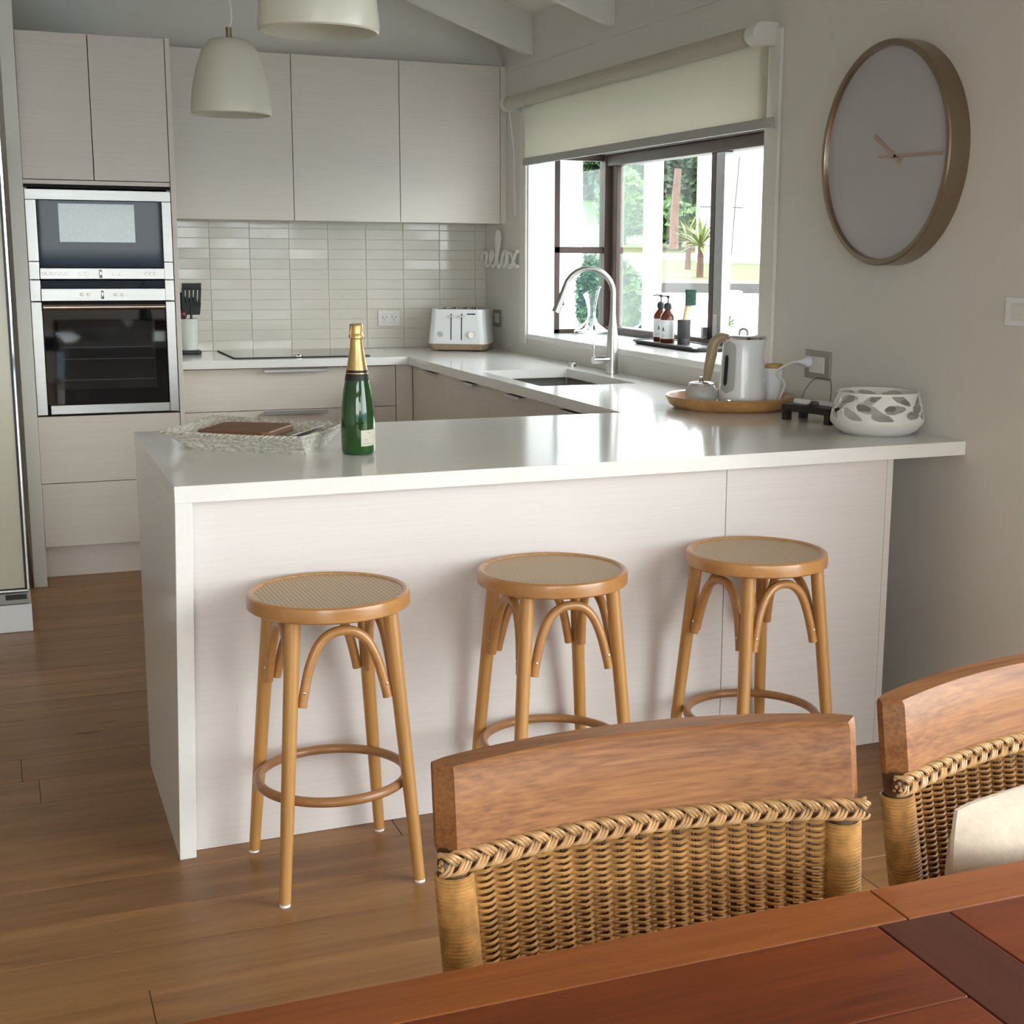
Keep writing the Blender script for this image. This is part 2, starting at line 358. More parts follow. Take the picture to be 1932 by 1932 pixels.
prism(bm, [(-1.9, YF, 3.08), (.9, YF, 3.08), (.9, YF, zc(.9)), (XRG, YF, zc(XRG)+.03), (-1.9, YF, zc(-1.9))], (0, -.15, 0))
struct('wall_front', bm, M['wall'])
for wi, (gx0, gx1, gz0, gz1) in enumerate(GL):
    n = max(1, round((gx1-gx0)/1.2)); bm = new()
    for i in range(n+1):
        xx = gx0+(gx1-gx0)*i/n; xx = min(max(xx, gx0+.025), gx1-.025); box(bm, xx-.025, xx+.025, YF-.1, YF-.04, gz0, gz1)
    box(bm, gx0, gx1, YF-.1, YF-.04, gz0, gz0+.06); box(bm, gx0, gx1, YF-.1, YF-.04, gz1-.06, gz1)
    wf = struct('window_%d' % (wi+2), bm, M['trim'])
    for i in range(n):
        a = gx0+(gx1-gx0)*i/n; b_ = gx0+(gx1-gx0)*(i+1)/n; bm = new(); box(bm, a+.03, b_-.03, YF-.075, YF-.065, gz0+.06, gz1-.06); obj('pane', bm, M['glass'], wf)
bm = new()
for i in range(5):
    yy = min(max(SD0+(SD1-SD0)*i/4, SD0+.025), SD1-.025); box(bm, XR+.04, XR+.09, yy-.025, yy+.025, 0, SDZ)
box(bm, XR+.04, XR+.09, SD0, SD1, -.01, .05); box(bm, XR+.04, XR+.09, SD0, SD1, SDZ-.06, SDZ)
d1 = struct('door_1', bm, M['trim'])
for i in range(4):
    a = SD0+(SD1-SD0)*i/4; bm = new(); box(bm, XR+.06, XR+.068, a+.03, a+(SD1-SD0)/4-.03, .05, SDZ-.06); obj('pane', bm, M['glass'], d1)
bm = new(); box(bm, XR+.15, XR+4.2, -6, 3.2, -.12, -.04); o = struct('deck', bm, wood('grey_bounce_deck', (.30, .25, .20), (.42, .36, .29), 'y', .7, .6)); o['label'] = 'unseen deck added outside the sliding doors to bounce sky light indoors'  # added out of view, throws sky light up onto the ceiling
# raked ceiling and rafters
bm = new(); T = .06
prism(bm, [(XR+.2, YF-.2, ZE-SL*.2), (XRG, YF-.2, zc(XRG)), (XRG, YF-.2, zc(XRG)+T), (XR+.2, YF-.2, ZE-SL*.2+T)], (0, YB-YF+.4, 0))
prism(bm, [(XL-.2, YF-.2, ZL-SL*.2), (XRG, YF-.2, zc(XRG)), (XRG, YF-.2, zc(XRG)+T), (XL-.2, YF-.2, ZL-SL*.2+T)], (0, YB-YF+.4, 0))
struct('ceiling', bm, M['ceil'])
k = 1
for yy in (6.84, 5.83, 4.82, 3.81, 2.80, 1.79, .78, -.23, -1.24, -2.25):
    bm = new(); prism(bm, [(XR, yy-.025, 2.40), (XRG, yy-.025, zc(XRG)-.20), (XRG, yy-.025, zc(XRG)), (XR, yy-.025, ZE)], (0, .05, 0))
    struct('trim_%d' % k, bm, M['trim']); k += 1
bm = new(); box(bm, XR-.008, XR, YF, YB, 2.36, 2.398); struct('trim_%d' % k, bm, M['wall']); k += 1
# window architrave
bm = new(); box(bm, XR-.014, XR, OY0-.10, OY0, .95, 2.2, .003); box(bm, XR-.014, XR, OY1, OY1+.085, .95, 2.2, .003)
struct('trim_%d' % k, bm, M['trim']); k += 1
# bay: reveals, sill board, soffit
XG = 3.05
bm = new(); box(bm, XR-.004, XG+.06, OY0-.02, OY1+.03, OZ0-.03, OZ0, .003); struct('trim_%d' % k, bm, M['stone']); k += 1
M['reveal'] = mat('white_reveal', (.86, .86, .84), .4, noise=.01)
bm = new(); box(bm, XR+.001, 2.7345, OY1-.008, OY1-.001, OZ0+.0005, 2.14); box(bm, XR+.001, XG+.05, OY0+.001, OY0+.008, OZ0+.0005, 2.14); box(bm, XR+.001, XG+.06, OY0+.001, OY1+.03, 2.1405, 2.149)
struct('trim_%d' % k, bm, M['reveal']); k += 1
# window frame
bm = new(); f0 = .05
box(bm, 2.735, 2.765, OY1-.01, OY1+.03, OZ0, 2.14, .002)                       # jamb of the return pane
box(bm, 2.735, XG, OY1-.01, OY1+.03, OZ0, OZ0+.022, .002); box(bm, 2.735, XG, OY1-.01, OY1+.03, 1.425, 1.458, .002); box(bm, 2.735, XG, OY1-.01, OY1+.03, 1.90, 1.95, .002); box(bm, 2.735, XG, OY1-.01, OY1+.03, 2.11, 2.14, .002)
box(bm, 3.012, XG+.05, OY1-.03, OY1+.05, OZ0, 2.14, .004); box(bm, XG-.005, XG+.04, OY1-.10, OY1-.035, OZ0+.02, 1.95, .003)   # corner posts
box(bm, XG-.03, XG+.05, OY0, OY1, OZ0, OZ0+.038, .003)                        # bottom rail
box(bm, XG-.03, XG+.05, OY0, OY1, 1.875, 1.93, .003); box(bm, XG-.06, XG+.05, OY0, OY1, 1.93, 1.965, .003); box(bm, XG-.03, XG+.05, OY0, OY1, 2.11, 2.14, .003)
box(bm, XG-.02, XG+.03, 5.665, 5.71, OZ0+.02, 1.9, .003)
win = struct('window_1', bm, M['brown'])
bm = new(); box(bm, XG-.028, XG+.02, 5.575, 5.650, OZ0+.05, 1.875, .004); obj('sliding_stile', bm, M['alu'], win)
bm = new(); box(bm, XG-.032, XG-.018, 5.60, 5.635, OZ0+.04, OZ0+.15, .003); obj('sash_plate', bm, M['frost'], win)
bm = new(); box(bm, XG-.045, XG-.02, 5.70, 5.725, OZ0+.036, OZ0+.09, .003); obj('sash_catch', bm, M['alu'], win)
for (a, b_, xx) in ((5.71, OY1-.1, XG+.008), (OY0, 5.60, XG+.018)):
    bm = new(); box(bm, xx, xx+.004, a, b_, OZ0+.036, 1.88); obj('pane', bm, M['glass'], win)
bm = new(); box(bm, 2.765, 3.012, OY1+.008, OY1+.012, OZ0+.02, 1.43); box(bm, 2.765, 3.012, OY1+.008, OY1+.012, 1.456, 1.905); obj('pane', bm, M['glassg'], win)
bm = new(); box(bm, XG+.008, XG+.012, OY0, OY1-.03, 1.96, 2.115); obj('pane', bm, M['glass'], win)
bm = new(); box(bm, 2.765, 3.012, OY1+.008, OY1+.012, 1.945, 2.115); obj('pane', bm, M['glassg'], win)
# splashback tiles, each a piece of the back wall
TW, TH = .2092, .0535; edges = [2.524+TW*i for i in range(-8, 1)]; edges = [.86]+[e_ for e_ in edges if e_ > .88]+[XR]
rng = random.Random(5); made = {}
bm = new(); box(bm, .80, XR, YB-.004, YB, .9, 1.60); obj('grout_bed', bm, M['grout'], wallb)
for a, b_ in zip(edges, edges[1:]):
    z = .9
    while z < 1.60:
        z1 = min(z+TH, 1.60)
        if z1-z > .006:
            key = (round(b_-a, 3), round(z1-z, 3))
            if key not in made:
                bm = new(); box(bm, -key[0]/2+.001, key[0]/2-.001, -.006, 0, -key[1]/2+.001, key[1]/2-.001, .0015, 2)
                o = obj('tile', bm, M['tile'], wallb, local=True); made[key] = o.data
            else: o = bpy.data.objects.new('tile', made[key]); COL.objects.link(o); o.parent = wallb
            o.location = ((a+b_)/2, YB-.003, (z+z1)/2); o.rotation_euler = (rng.gauss(0, .006), 0, rng.gauss(0, .008))
        z += TH

# ------------------------------------------------------------------ tall oven tower
YT = 6.35
t_ = thing('oven_tower_cabinet', 'tall pale laminate cabinet that holds the microwave and the oven', 'cabinet', (.44, 6.95, 0))
xl, xr = .140, .736
bm = new()
box(bm, xl-.002, xr, YT+.03, YB-.002, .14, .715); box(bm, xl-.002, xr, YT+.03, YB-.002, 1.70, 2.30)
box(bm, xl-.002, xl+.014, YT+.03, YB-.002, .715, 1.70); box(bm, xr-.014, xr, YT+.03, YB-.002, .715, 1.70); box(bm, xl, xr, 7.0, YB-.002, .715, 1.70)
obj('body', bm, M['lamv'], t_)
bm = new(); box(bm, xr+.001, xr+.021, YT-.002, YB-.002, 0, 2.31, .001); obj('side_panel', bm, M['lamv'], t_)
bm = new(); box(bm, xl, xr, 6.395, 6.41, 0, .14); obj('kickboard', bm, M['lam'], t_)
xm = (P((163, 65), 'y', YT).x+P((178, 342), 'y', YT).x)/2
for a, b_ in ((xl, xm), (xm, xr)):
    bm = new(); box(bm, a+.0018, b_-.0018, YT, YT+.02, 1.714, 2.306, .0008); obj('door', bm, M['lam'], t_)
bm = new(); box(bm, xl+.001, xr-.001, YT+.002, YT+.02, 1.694, 1.711, .0008); obj('rail', bm, M['lam'], t_)
for z0, z1 in ((.14, .716), (1.68, 2.306)):
    bm = new(); box(bm, xl, xr, YT+.021, YT+.03, z0, z1); obj('shadow_gap', bm, M['gap'], t_)
for z0, z1 in ((.142, .421), (.424, .714)):
    bm = new(); box(bm, xl+.0015, xr-.0015, YT, YT+.02, z0, z1, .0008); obj('drawer_front', bm, M['lam'], t_)
def R_(x0, y0, x1, y1, Y=YT):
    """pixel rectangle on the oven front -> x0,x1,z0,z1"""
    a, b2, c, d = P((x0, y0), 'y', Y), P((x1, y0), 'y', Y), P((x0, y1), 'y', Y), P((x1, y1), 'y', Y)
    return (a.x+c.x)/2, (b2.x+d.x)/2, (c.z+d.z)/2, (a.z+b2.z)/2
# microwave
mw = thing('microwave_oven', 'built-in steel framed microwave with pale screen window', 'microwave', (.44, 6.6, 1.29))
Z0, Z1 = 1.298, 1.673; xi0, xi1 = .186, .694
bm = new(); box(bm, xl+.015, xr-.015, YT+.025, 6.95, Z0, Z1-.002); obj('body', bm, M['gap'], mw)
bm = new(); box(bm, xl+.003, xr-.003, YT-.004, YT+.02, 1.630, Z1, .0015); obj('top_frame', bm, M['steel'], mw)
for a, b_ in ((xl+.003, xi0-.001), (xi1+.001, xr-.003)):
    bm = new(); box(bm, a, b_, YT-.004, YT+.02, 1.375, 1.629, .0015); obj('side_frame', bm, M['steel'], mw)
    bm = new(); box(bm, a, b_, YT-.004, YT+.02, Z0+.001, 1.373, .0015); obj('control_end', bm, M['steel'], mw)
bm = new(); box(bm, xi0, xi1, YT-.002, YT+.018, 1.349, 1.629, .0015); gl = obj('glass_door', bm, M['mglass'], mw)
a, b_, c, d = R_(111, 385, 254, 457); bm = new(); box(bm, a, b_, YT-.0028, YT-.002, c, d); obj('screen', bm, M['screen'], gl)
bm = new(); box(bm, xi0, xi1, YT-.012, YT+.015, Z0+.002, 1.347, .002, 2); cp = obj('control_panel', bm, M['steel'], mw)
for px in (81.5, 90, 99, 108, 117, 126, 151, 163.5, 215, 227.5, 277.5, 286, 294):
    c = P((px, 512), 'y', YT-.012); bm = new(); lathe(bm, [(0, .004), (.0055, .004), (.007, 0)], (c.x, YT-.012, 1.323), 12, Matrix.Rotation(PI/2, 3, 'X')); obj('button', bm, M['chrome'], cp, True)
c = P((189.5, 512), 'y', YT-.012); bm = new(); box(bm, c.x-.006, c.x+.006, YT-.026, YT-.011, 1.306, 1.341, .004, 2); obj('knob', bm, M['chrome'], cp, True)
# oven
ov = thing('wall_oven', 'built-in steel oven with black glass door under the microwave', 'oven', (.44, 6.6, .72))
bm = new(); box(bm, xl+.015, xr-.015, YT+.025, 6.95, .72, 1.292); obj('body', bm, M['gap'], ov)
bm = new(); box(bm, xi0, xi1, YT+.002, YT+.02, 1.263, 1.295, .001); obj('vent_glass', bm, M['mglass'], ov)
for a, b_ in ((xl+.003, xi0-.001), (xi1+.001, xr-.003)):
    bm = new(); box(bm, a, b_, YT-.004, YT+.02, 1.208, Z0-.002, .0015); obj('control_end', bm, M['steel'], ov)
    bm = new(); box(bm, a, b_, YT-.004, YT+.02, .722, 1.204, .0015); obj('side_frame', bm, M['steel'], ov)
bm = new(); box(bm, xi0, xi1, YT-.012, YT+.015, 1.208, 1.261, .002, 2); cp = obj('control_panel', bm, M['steel'], ov)
for px in (154, 167, 218, 230.5):
    c = P((px, 553), 'y', YT-.012); bm = new(); lathe(bm, [(0, .004), (.0055, .004), (.007, 0)], (c.x, YT-.012, 1.235), 12, Matrix.Rotation(PI/2, 3, 'X')); obj('button', bm, M['chrome'], cp, True)
c = P((193, 553), 'y', YT-.012); bm = new(); box(bm, c.x-.006, c.x+.006, YT-.026, YT-.011, 1.217, 1.253, .004, 2); obj('knob', bm, M['chrome'], cp, True)
bm = new(); box(bm, xi0+.002, xi1-.002, YT+.0, YT+.018, .765, 1.190, .0015); dr = obj('glass_door', bm, M['bglass'], ov)
bm = new(); box(bm, xi0+.06, xi1-.05, YT-.0006, YT+.001, .83, 1.12); obj('inner_window', bm, mat('oven_inner_window', (.018, .017, .018), .04, spec=.6, noise=.1, nscale=5), dr)
for z in (.87, .96, 1.01):
    bm = new(); tube(bm, [(xi0+.07, YT-.0008, z), (xi1-.06, YT-.0008, z)], .0012, 6); obj('rack', bm, mat('oven_rack', (.10, .10, .10), .4, .5, noise=.02), dr)
bm = new(); tube(bm, [(xi0+.004, YT-.022, 1.182), (xi1-.004, YT-.022, 1.182)], .0115, 14); h_ = obj('handle', bm, mat('warm_steel_bar', (.62, .52, .44), .25, 1, noise=.02), ov, True)
for xx in (xi0+.02, xi1-.02):
    bm = new(); tube(bm, [(xx, YT-.022, 1.182), (xx, YT+.004, 1.182)], .006, 8); obj('handle_post', bm, M['steel'], h_)
bm = new(); box(bm, xi0+.012, xi1, YT-.003, YT+.018, .724, .763, .0015); obj('bottom_strip', bm, M['steel'], ov)

# ------------------------------------------------------------------ fridge and its end panel
bm = new(); box(bm, .083, .137, 6.205, YB-.001, 0, zc(.1)-.02, .001); tag(obj('fridge_end_panel', bm, M['trim']), 'tall cream end panel between the fridge and the oven tower', 'panel')
fr = thing('fridge', 'cream fridge with chrome edged door beside the oven tower', 'fridge', (-.32, 5.85, 0))
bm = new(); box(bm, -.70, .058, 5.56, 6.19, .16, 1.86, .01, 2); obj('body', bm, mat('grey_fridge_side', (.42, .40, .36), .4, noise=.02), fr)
bm = new(); box(bm, -.70, .048, 5.478, 5.548, .165, 1.86, .008, 2); dr = obj('door', bm, M['fridge'], fr, True)
bm = new(); box(bm, .048, .056, 5.476, 5.55, .160, 1.86, .001); box(bm, -.70, .056, 5.476, 5.55, .157, .165, .001); obj('chrome_edge', bm, M['chrome'], dr)
bm = new(); box(bm, .040, .0475, 5.4765, 5.478, .165, 1.86); box(bm, -.70, .0475, 5.4765, 5.478, .165, .171); obj('seal_line', bm, M['black'], dr)
bm = new(); box(bm, -.70, .055, 5.55, 5.56, .16, 1.86); obj('door_gasket', bm, M['black'], fr)
bm = new(); box(bm, -.70, .055, 5.482, 5.56, .108, .150, .003); vg = obj('vent_grille', bm, mat('grey_grille', (.38, .37, .35), .5, noise=.03), fr)
for a, b_, z0, z1 in ((-.03, .045, .126, .146), (-.20, -.06, .116, .132)):
    bm = new(); box(bm, a, b_, 5.480, 5.4825, z0, z1); obj('vent_slot', bm, M['black'], vg)
bm = new(); box(bm, -.70, .060, 5.48, 6.15, 0, .106, .002); obj('plinth', bm, M['white'], fr)

# ------------------------------------------------------------------ wall cabinets
YU = 7.2
ux = [.757, (P((547, 102), 'y', YU).x+P((556, 413), 'y', YU).x)/2, (P((751, 115), 'y', YU).x+P((757, 417), 'y', YU).x)/2, 2.551]
labs = ['pale wall cabinet next to the oven tower, widest of the row', 'pale wall cabinet in the middle of the row over the cooktop end', 'pale wall cabinet over the toaster, beside the window wall']
for i in range(3):
    c_ = thing('wall_cabinet', labs[i], 'cabinet', ((ux[i]+ux[i+1])/2, 7.37, 1.58), 'wall cabinets over the splashback')
    bm = new(); box(bm, ux[i]+.0005, ux[i+1]-.0005, YU+.021, YB-.008, 1.58, 2.388); obj('body', bm, M['lamv'], c_)
    bm = new(); box(bm, ux[i]+.0018, ux[i+1]-.0018, YU, YU+.019, 1.578, 2.39, .0008); obj('door', bm, M['lam'], c_)
    bm = new(); box(bm, ux[i]+.0006, ux[i+1]-.0006, YU+.0192, YU+.0208, 1.581, 2.388); obj('shadow_gap', bm, M['gap'], c_)
bm = new(); box(bm, 2.553, XR-.001, YU+.003, YB-.008, 1.58, 2.39); tag(obj('filler_panel', bm, M['lamv']), 'narrow pale filler strip between the wall cabinets and the window wall', 'panel')

# ------------------------------------------------------------------ base cabinets
ZB = .9; TK = .04
YD = 6.93; XD = 1.975
bu = thing('drawer_cabinet', 'pale drawer unit with slim steel handles under the cooktop', 'cabinet', (1.33, 7.2, 0))
x0, x1 = .760, 1.885
bm = new(); box(bm, x0, x1, YD+.021, YB-.01, .14, ZB-TK-.003); obj('body', bm, M['gap'], bu)
bm = new(); box(bm, x0, x1, YD+.06, YD+.075, 0, .14); obj('kickboard', bm, M['lam'], bu)
zs = [.145, .40, .645, ZB-TK-.006]
for i in range(3):
    bm = new(); box(bm, x0+.002, x1-.002, YD, YD+.019, zs[i]+.0015, zs[i+1]-.0015, .0008); d_ = obj('drawer_front', bm, M['lam'], bu)
    if i > 0:
        z = zs[i+1]-.006
        a, b_ = P((496, 700), 'y', YD).x, P((615, 700), 'y', YD).x
        bm = new(); box(bm, a, b_, YD-.035, YD+.001, z-.003, z+.001, .0008); box(bm, a, b_, YD-.036, YD-.033, z-.014, z+.001, .0008); obj('handle', bm, M['steel'], d_)
bu = thing('corner_cabinet', 'pale blank corner panel where the two bench runs meet', 'cabinet', (1.95, 7.1, 0))
bm = new(); box(bm, 1.887, 1.974, YD+.002, 7.2, .14, ZB-TK-.003); obj('body', bm, M['lam'], bu)
bm = new(); box(bm, 1.887, 2.03, YD+.06, 7.1, 0, .139); obj('kickboard', bm, M['lam'], bu)
ys = [3.95, 4.55, 5.15, 5.75, 6.35, 6.925]
labs = ['pale base cabinet in the inner corner by the peninsula', 'pale base cabinet of the sink run, next to the peninsula corner', 'pale base cabinet under the near end of the sink', 'pale base cabinet under the far end of the sink', 'pale base cabinet next to the blank corner panel']
for i in range(5):
    c_ = thing('sink_run_cabinet', labs[i], 'cabinet', (2.25, (ys[i]+ys[i+1])/2, 0), 'base cabinets under the window')
    bm = new(); zt = .60 if i in (2, 3) else ZB-TK-.003
    box(bm, XD+.021, XR-.002, ys[i]+.001, ys[i+1]-.001, .14, zt); obj('body', bm, M['lamv'], c_)
    bm = new(); box(bm, XD+.06, XD+.07, ys[i]+.001, ys[i+1]-.001, 0, .14); obj('kickboard', bm, M['lam'], c_)
    bm = new(); box(bm, XD, XD+.019, ys[i]+.0018, ys[i+1]-.0018, .145, ZB-TK-.006, .0008); d_ = obj('door', bm, M['lam'], c_)
    bm = new(); yy = ys[i]+.12; box(bm, XD-.03, XD+.001, yy, yy+.16, .846, .85, .0008); box(bm, XD-.031, XD-.028, yy, yy+.16, .835, .85, .0008); obj('handle', bm, M['steel'], d_)

# ------------------------------------------------------------------ worktop (one continuous bench with waterfall end)
wt = thing('worktop', 'glossy white stone worktop that wraps round the kitchen with a waterfall end', 'worktop', (1.9, 5.2, ZB-TK))
XI, YI = 1.937, 6.872
SX0, SX1, SY0, SY1 = 2.012, 2.440, 5.20, 5.965
bm = new(); box(bm, .7575, XI, YI, YB-.008, ZB-TK, ZB, .0012); obj('back_slab', bm, M['stone'], wt)
bm = new()
box(bm, XI, XR-.001, SY1, YB-.008, ZB-TK, ZB); box(bm, XI, SX0, SY0, SY1, ZB-TK, ZB); box(bm, SX1, XR-.001, SY0, SY1, ZB-TK, ZB); box(bm, XI, XR-.001, 4.25, SY0, ZB-TK, ZB)
bmesh.ops.remove_doubles(bm, verts=bm.verts, dist=1e-5); obj('sink_run_slab', bm, M['stone'], wt)
FL, FR_ = (.351, 3.206), (XR-.001, 3.260); BL = (.356, 4.236); BR = (XR-.001, 4.2605)
bm = new(); hexa(bm, [(*FL, ZB-TK), (*FR_, ZB-TK), (BR[0], 4.25, ZB-TK), (*BL, ZB-TK), (*FL, ZB), (*FR_, ZB), (BR[0], 4.25, ZB), (*BL, ZB)], .0015, 2); obj('peninsula_slab', bm, M['stone'], wt)
bm = new(); zz = ZB-TK
hexa(bm, [(.327, 3.2065, 0), (.366, 3.2075, 0), (.366, 3.872, 0), (.327, 3.872, 0), (.3515, 3.2065, zz), (.391, 3.2075, zz), (.391, 4.21, zz), (.3562, 4.21, zz)], .0015, 2); obj('waterfall_panel', bm, M['stone'], wt)

# peninsula carcass
XE = 2.363; rotk = (FR_[1]-FL[1])/(FR_[0]-FL[0])
def yp(x): return 3.247+rotk*(x-.37)
pc = thing('peninsula_cabinet', 'pale laminate panelled cabinet under the peninsula behind the stools', 'cabinet', (1.35, 3.6, 0))
bm = new(); hexa(bm, [(.395, yp(.395)+.02, .0), (XE-.002, yp(XE)+.02, .0), (XE-.002, 3.85, .0), (.395, 3.85, .0), (.395, yp(.395)+.02, .858), (XE-.002, yp(XE)+.02, .858), (XE-.002, 3.85, .858), (.395, 3.85, .858)]); obj('body', bm, M['lamv'], pc)
xs_ = (P((1367.5, 888), 'y', 3.29).x+P((1357, 1340), 'y', 3.29).x)/2
xp_ = (P((1676, 868), 'y', 3.29).x+P((1655, 1300), 'y', 3.29).x)/2
for a, b_ in ((.392, xs_), (xs_, xp_)):
    a += .0012; b_ -= .0012; bm = new()
    al = a-.0245 if a < .4 else a
    hexa(bm, [(al, yp(a), .001), (b_, yp(b_), .001), (b_, yp(b_)+.0185, .001), (al, yp(a)+.0185, .001), (a, yp(a), .858), (b_, yp(b_), .858), (b_, yp(b_)+.0185, .858), (a, yp(a)+.0185, .858)]); obj('front_panel', bm, M['lamp_'], pc)
a, b_ = xp_, XE
bm = new(); hexa(bm, [(a, yp(a), .001), (b_, yp(b_), .001), (b_, 3.85, .001), (a, 3.85, .001), (a, yp(a), .858), (b_, yp(b_), .858), (b_, 3.85, .858), (a, 3.85, .858)]); obj('end_panel', bm, M['lamp_'], pc)

# sink
sk = thing('sink', 'rectangular stainless undermount sink below the window', 'sink', ((SX0+SX1)/2, (SY0+SY1)/2, .66))
bm = new(); e0 = .004
def basin(bm, x0, x1, y0, y1, zt, zb, th=.0015):
    b2 = bmesh.new(); v = [b2.verts.new(p) for p in ((x0, y0, zt), (x1, y0, zt), (x1, y1, zt), (x0, y1, zt), (x0+.01, y0+.01, zb), (x1-.01, y0+.01, zb), (x1-.01, y1-.01, zb), (x0+.01, y1-.01, zb))]
    for f in ((4, 5, 6, 7), (0, 1, 5, 4), (1, 2, 6, 5), (2, 3, 7, 6), (3, 0, 4, 7)): b2.faces.new([v[i] for i in f])
    bmesh.ops.bevel(b2, geom=[e_ for e_ in b2.edges if not e_.is_boundary], offset=.012, segments=3, affect='EDGES'); merge(bm, b2)
basin(bm, SX0-e0, SX1+e0, SY0-e0, SY1+e0, ZB-TK-.001, .66); o = obj('bowl', bm, M['steel'], sk, True)
md = o.modifiers.new('thickness', 'SOLIDIFY'); md.thickness = .0015; md.offset = -1
bm = new(); lathe(bm, [(0, .004), (.03, .003), (.045, .005), (.048, .0)], (2.22, 5.58, .6615), 24); obj('drain', bm, M['chrome'], sk, True)
# tap
TX, TY = 2.530, 5.655
tp = thing('kitchen_tap', 'brushed steel gooseneck tap standing beside the sink', 'tap', (TX, TY, ZB))
bm = new(); lathe(bm, [(.0, 0), (.027, 0), (.027, .004), (.025, .10), (.0235, .17), (.015, .235), (.0125, .27), (.0125, .30), (0, .30)], (TX, TY, ZB), 24); obj('body', bm, M['steel'], tp, True)
pts = [(TX, TY, ZB+.28)]; rad = .108; zc0 = ZB+.352
for k_ in range(0, 15):
    a = PI*k_/14*.92; pts.append((TX-rad+rad*math.cos(a), TY+.02*(1-math.cos(a)), zc0+rad*math.sin(a)))
bm = new(); tube(bm, spline(pts, 3), .0118, 14); obj('spout', bm, M['steel'], tp, True)
e1 = Vector(pts[-1]); dv = (Vector(pts[-1])-Vector(pts[-2])).normalized()
bm = new(); tube(bm, [e1-dv*.03, e1+dv*.02, e1+dv*.075, e1+dv*.115], [.012, .0135, .0175, .0185], 16); hd = obj('spray_head', bm, M['steel'], tp, True)
c = e1+dv*.08+Vector((.017, 0, .004)); bm = new(); box(bm, c.x-.004, c.x+.008, c.y-.006, c.y+.006, c.z-.008, c.z+.008, .002); obj('spray_button', bm, M['black'], hd)
bm = new(); tube(bm, [(TX-.015, TY, ZB+.062), (TX-.095, TY-.004, ZB+.062)], [.0175, .0165], 16); lv = obj('valve', bm, M['chrome'], tp, True)
bm = new(); tube(bm, [(TX-.088, TY, ZB+.07), (TX-.090, TY, ZB+.145)], [.0045, .0035], 10); obj('lever', bm, M['chrome'], lv, True)
bm = new(); lathe(bm, [(0, .018), (.016, .018), (.02, .014), (.02, 0), (0, 0)], (2.505, 6.06, ZB), 20); tag(obj('sink_waste_button', bm, M['steel'], None, True), 'small steel push button set in the bench behind the sink', 'button')

# cooktop
ck = thing('cooktop', 'black glass ceramic cooktop set in the back bench', 'cooktop', (1.41, 7.25, ZB))
bm = new(); box(bm, 1.078, 1.755, 6.955, 7.50, ZB+.0005, ZB+.006, .0015); obj('glass_plate', bm, M['cook'], ck)
bm = new(); box(bm, 1.075, 1.758, 6.952, 6.9555, ZB+.0002, ZB+.006, .0005); box(bm, 1.075, 1.0785, 6.952, 7.503, ZB+.0002, ZB+.006, .0005); obj('edge_trim', bm, M['gap'], ck)
c = P((562, 672), 'z', ZB+.006); bm = new(); lathe(bm, [(0, .012), (.024, .012), (.027, .009), (.027, 0), (0, 0)], (c.x, 6.995, ZB+.006), 24); obj('control_knob', bm, M['chrome'], ck, True)

# ------------------------------------------------------------------ power points
def outlet(label, c, ax, wd, ht, plate, kind, group=None):
    """ax 'y': on the back wall facing -y; 'x': on the right wall facing -x"""
    t_ = thing('power_point', label, 'power point', c, group); c = Vector(c)
    def q(a0, a1, z0, z1, d0, d1, bev=.001):
        bm = new()
        if ax == 'y': box(bm, c.x+a0, c.x+a1, c.y-d1, c.y-d0, c.z+z0, c.z+z1, bev)
        else: box(bm, c.x-d1, c.x-d0, c.y-a1, c.y-a0, c.z+z0, c.z+z1, bev)
        return bm
    obj('plate', q(-wd/2, wd/2, -ht/2, ht/2, .0005, .008, .0015), plate, t_)
    ins = obj('insert', q(-wd*.30, wd*.30, -ht*.29, ht*.29, .007, .0095), M['whitem'], t_)
    for s in (-1, 1):
        if kind == 'double':
            obj('pin_slot', q(s*.026-.011, s*.026-.008, .000, .010, .009, .0098, 0), M['ink'], ins)
            obj('pin_slot', q(s*.026+.008, s*.026+.011, .000, .010, .009, .0098, 0), M['ink'], ins)
            obj('pin_slot', q(s*.026-.0015, s*.026+.0015, -.014, -.004, .009, .0098, 0), M['ink'], ins)
    if kind == 'double':
        for s in (-1, 1): obj('rocker', q(s*.018-.006, s*.018+.006, .014, .022, .009, .0115), M['whitem'], ins)
    else:
        obj('rocker', q(.008, .018, .006, .022, .009, .012), M['whitem'], ins)
    return t_
a = P((711, 584), 'y', YB-.01); b_ = P((756, 616), 'y', YB-.01)
outlet('white double power point on the cream tile splashback', ((a.x+b_.x)/2, YB-.009, (a.z+b_.z)/2), 'y', .125, .085, M['whitem'], 'double')
outlet('steel framed power point on the window wall behind the toaster', (XR, 7.34, 1.068), 'x', .125, .092, M['splate'], 'single')
outlet('steel framed power point with a white plug over the tea tray', (XR, 4.06, 1.06), 'x', .155, .095, M['splate'], 'single')
outlet('white wall switch plate below the big clock, away from the bench', (XR, 3.055, 1.28), 'x', .13, .078, M['white'], 'single')

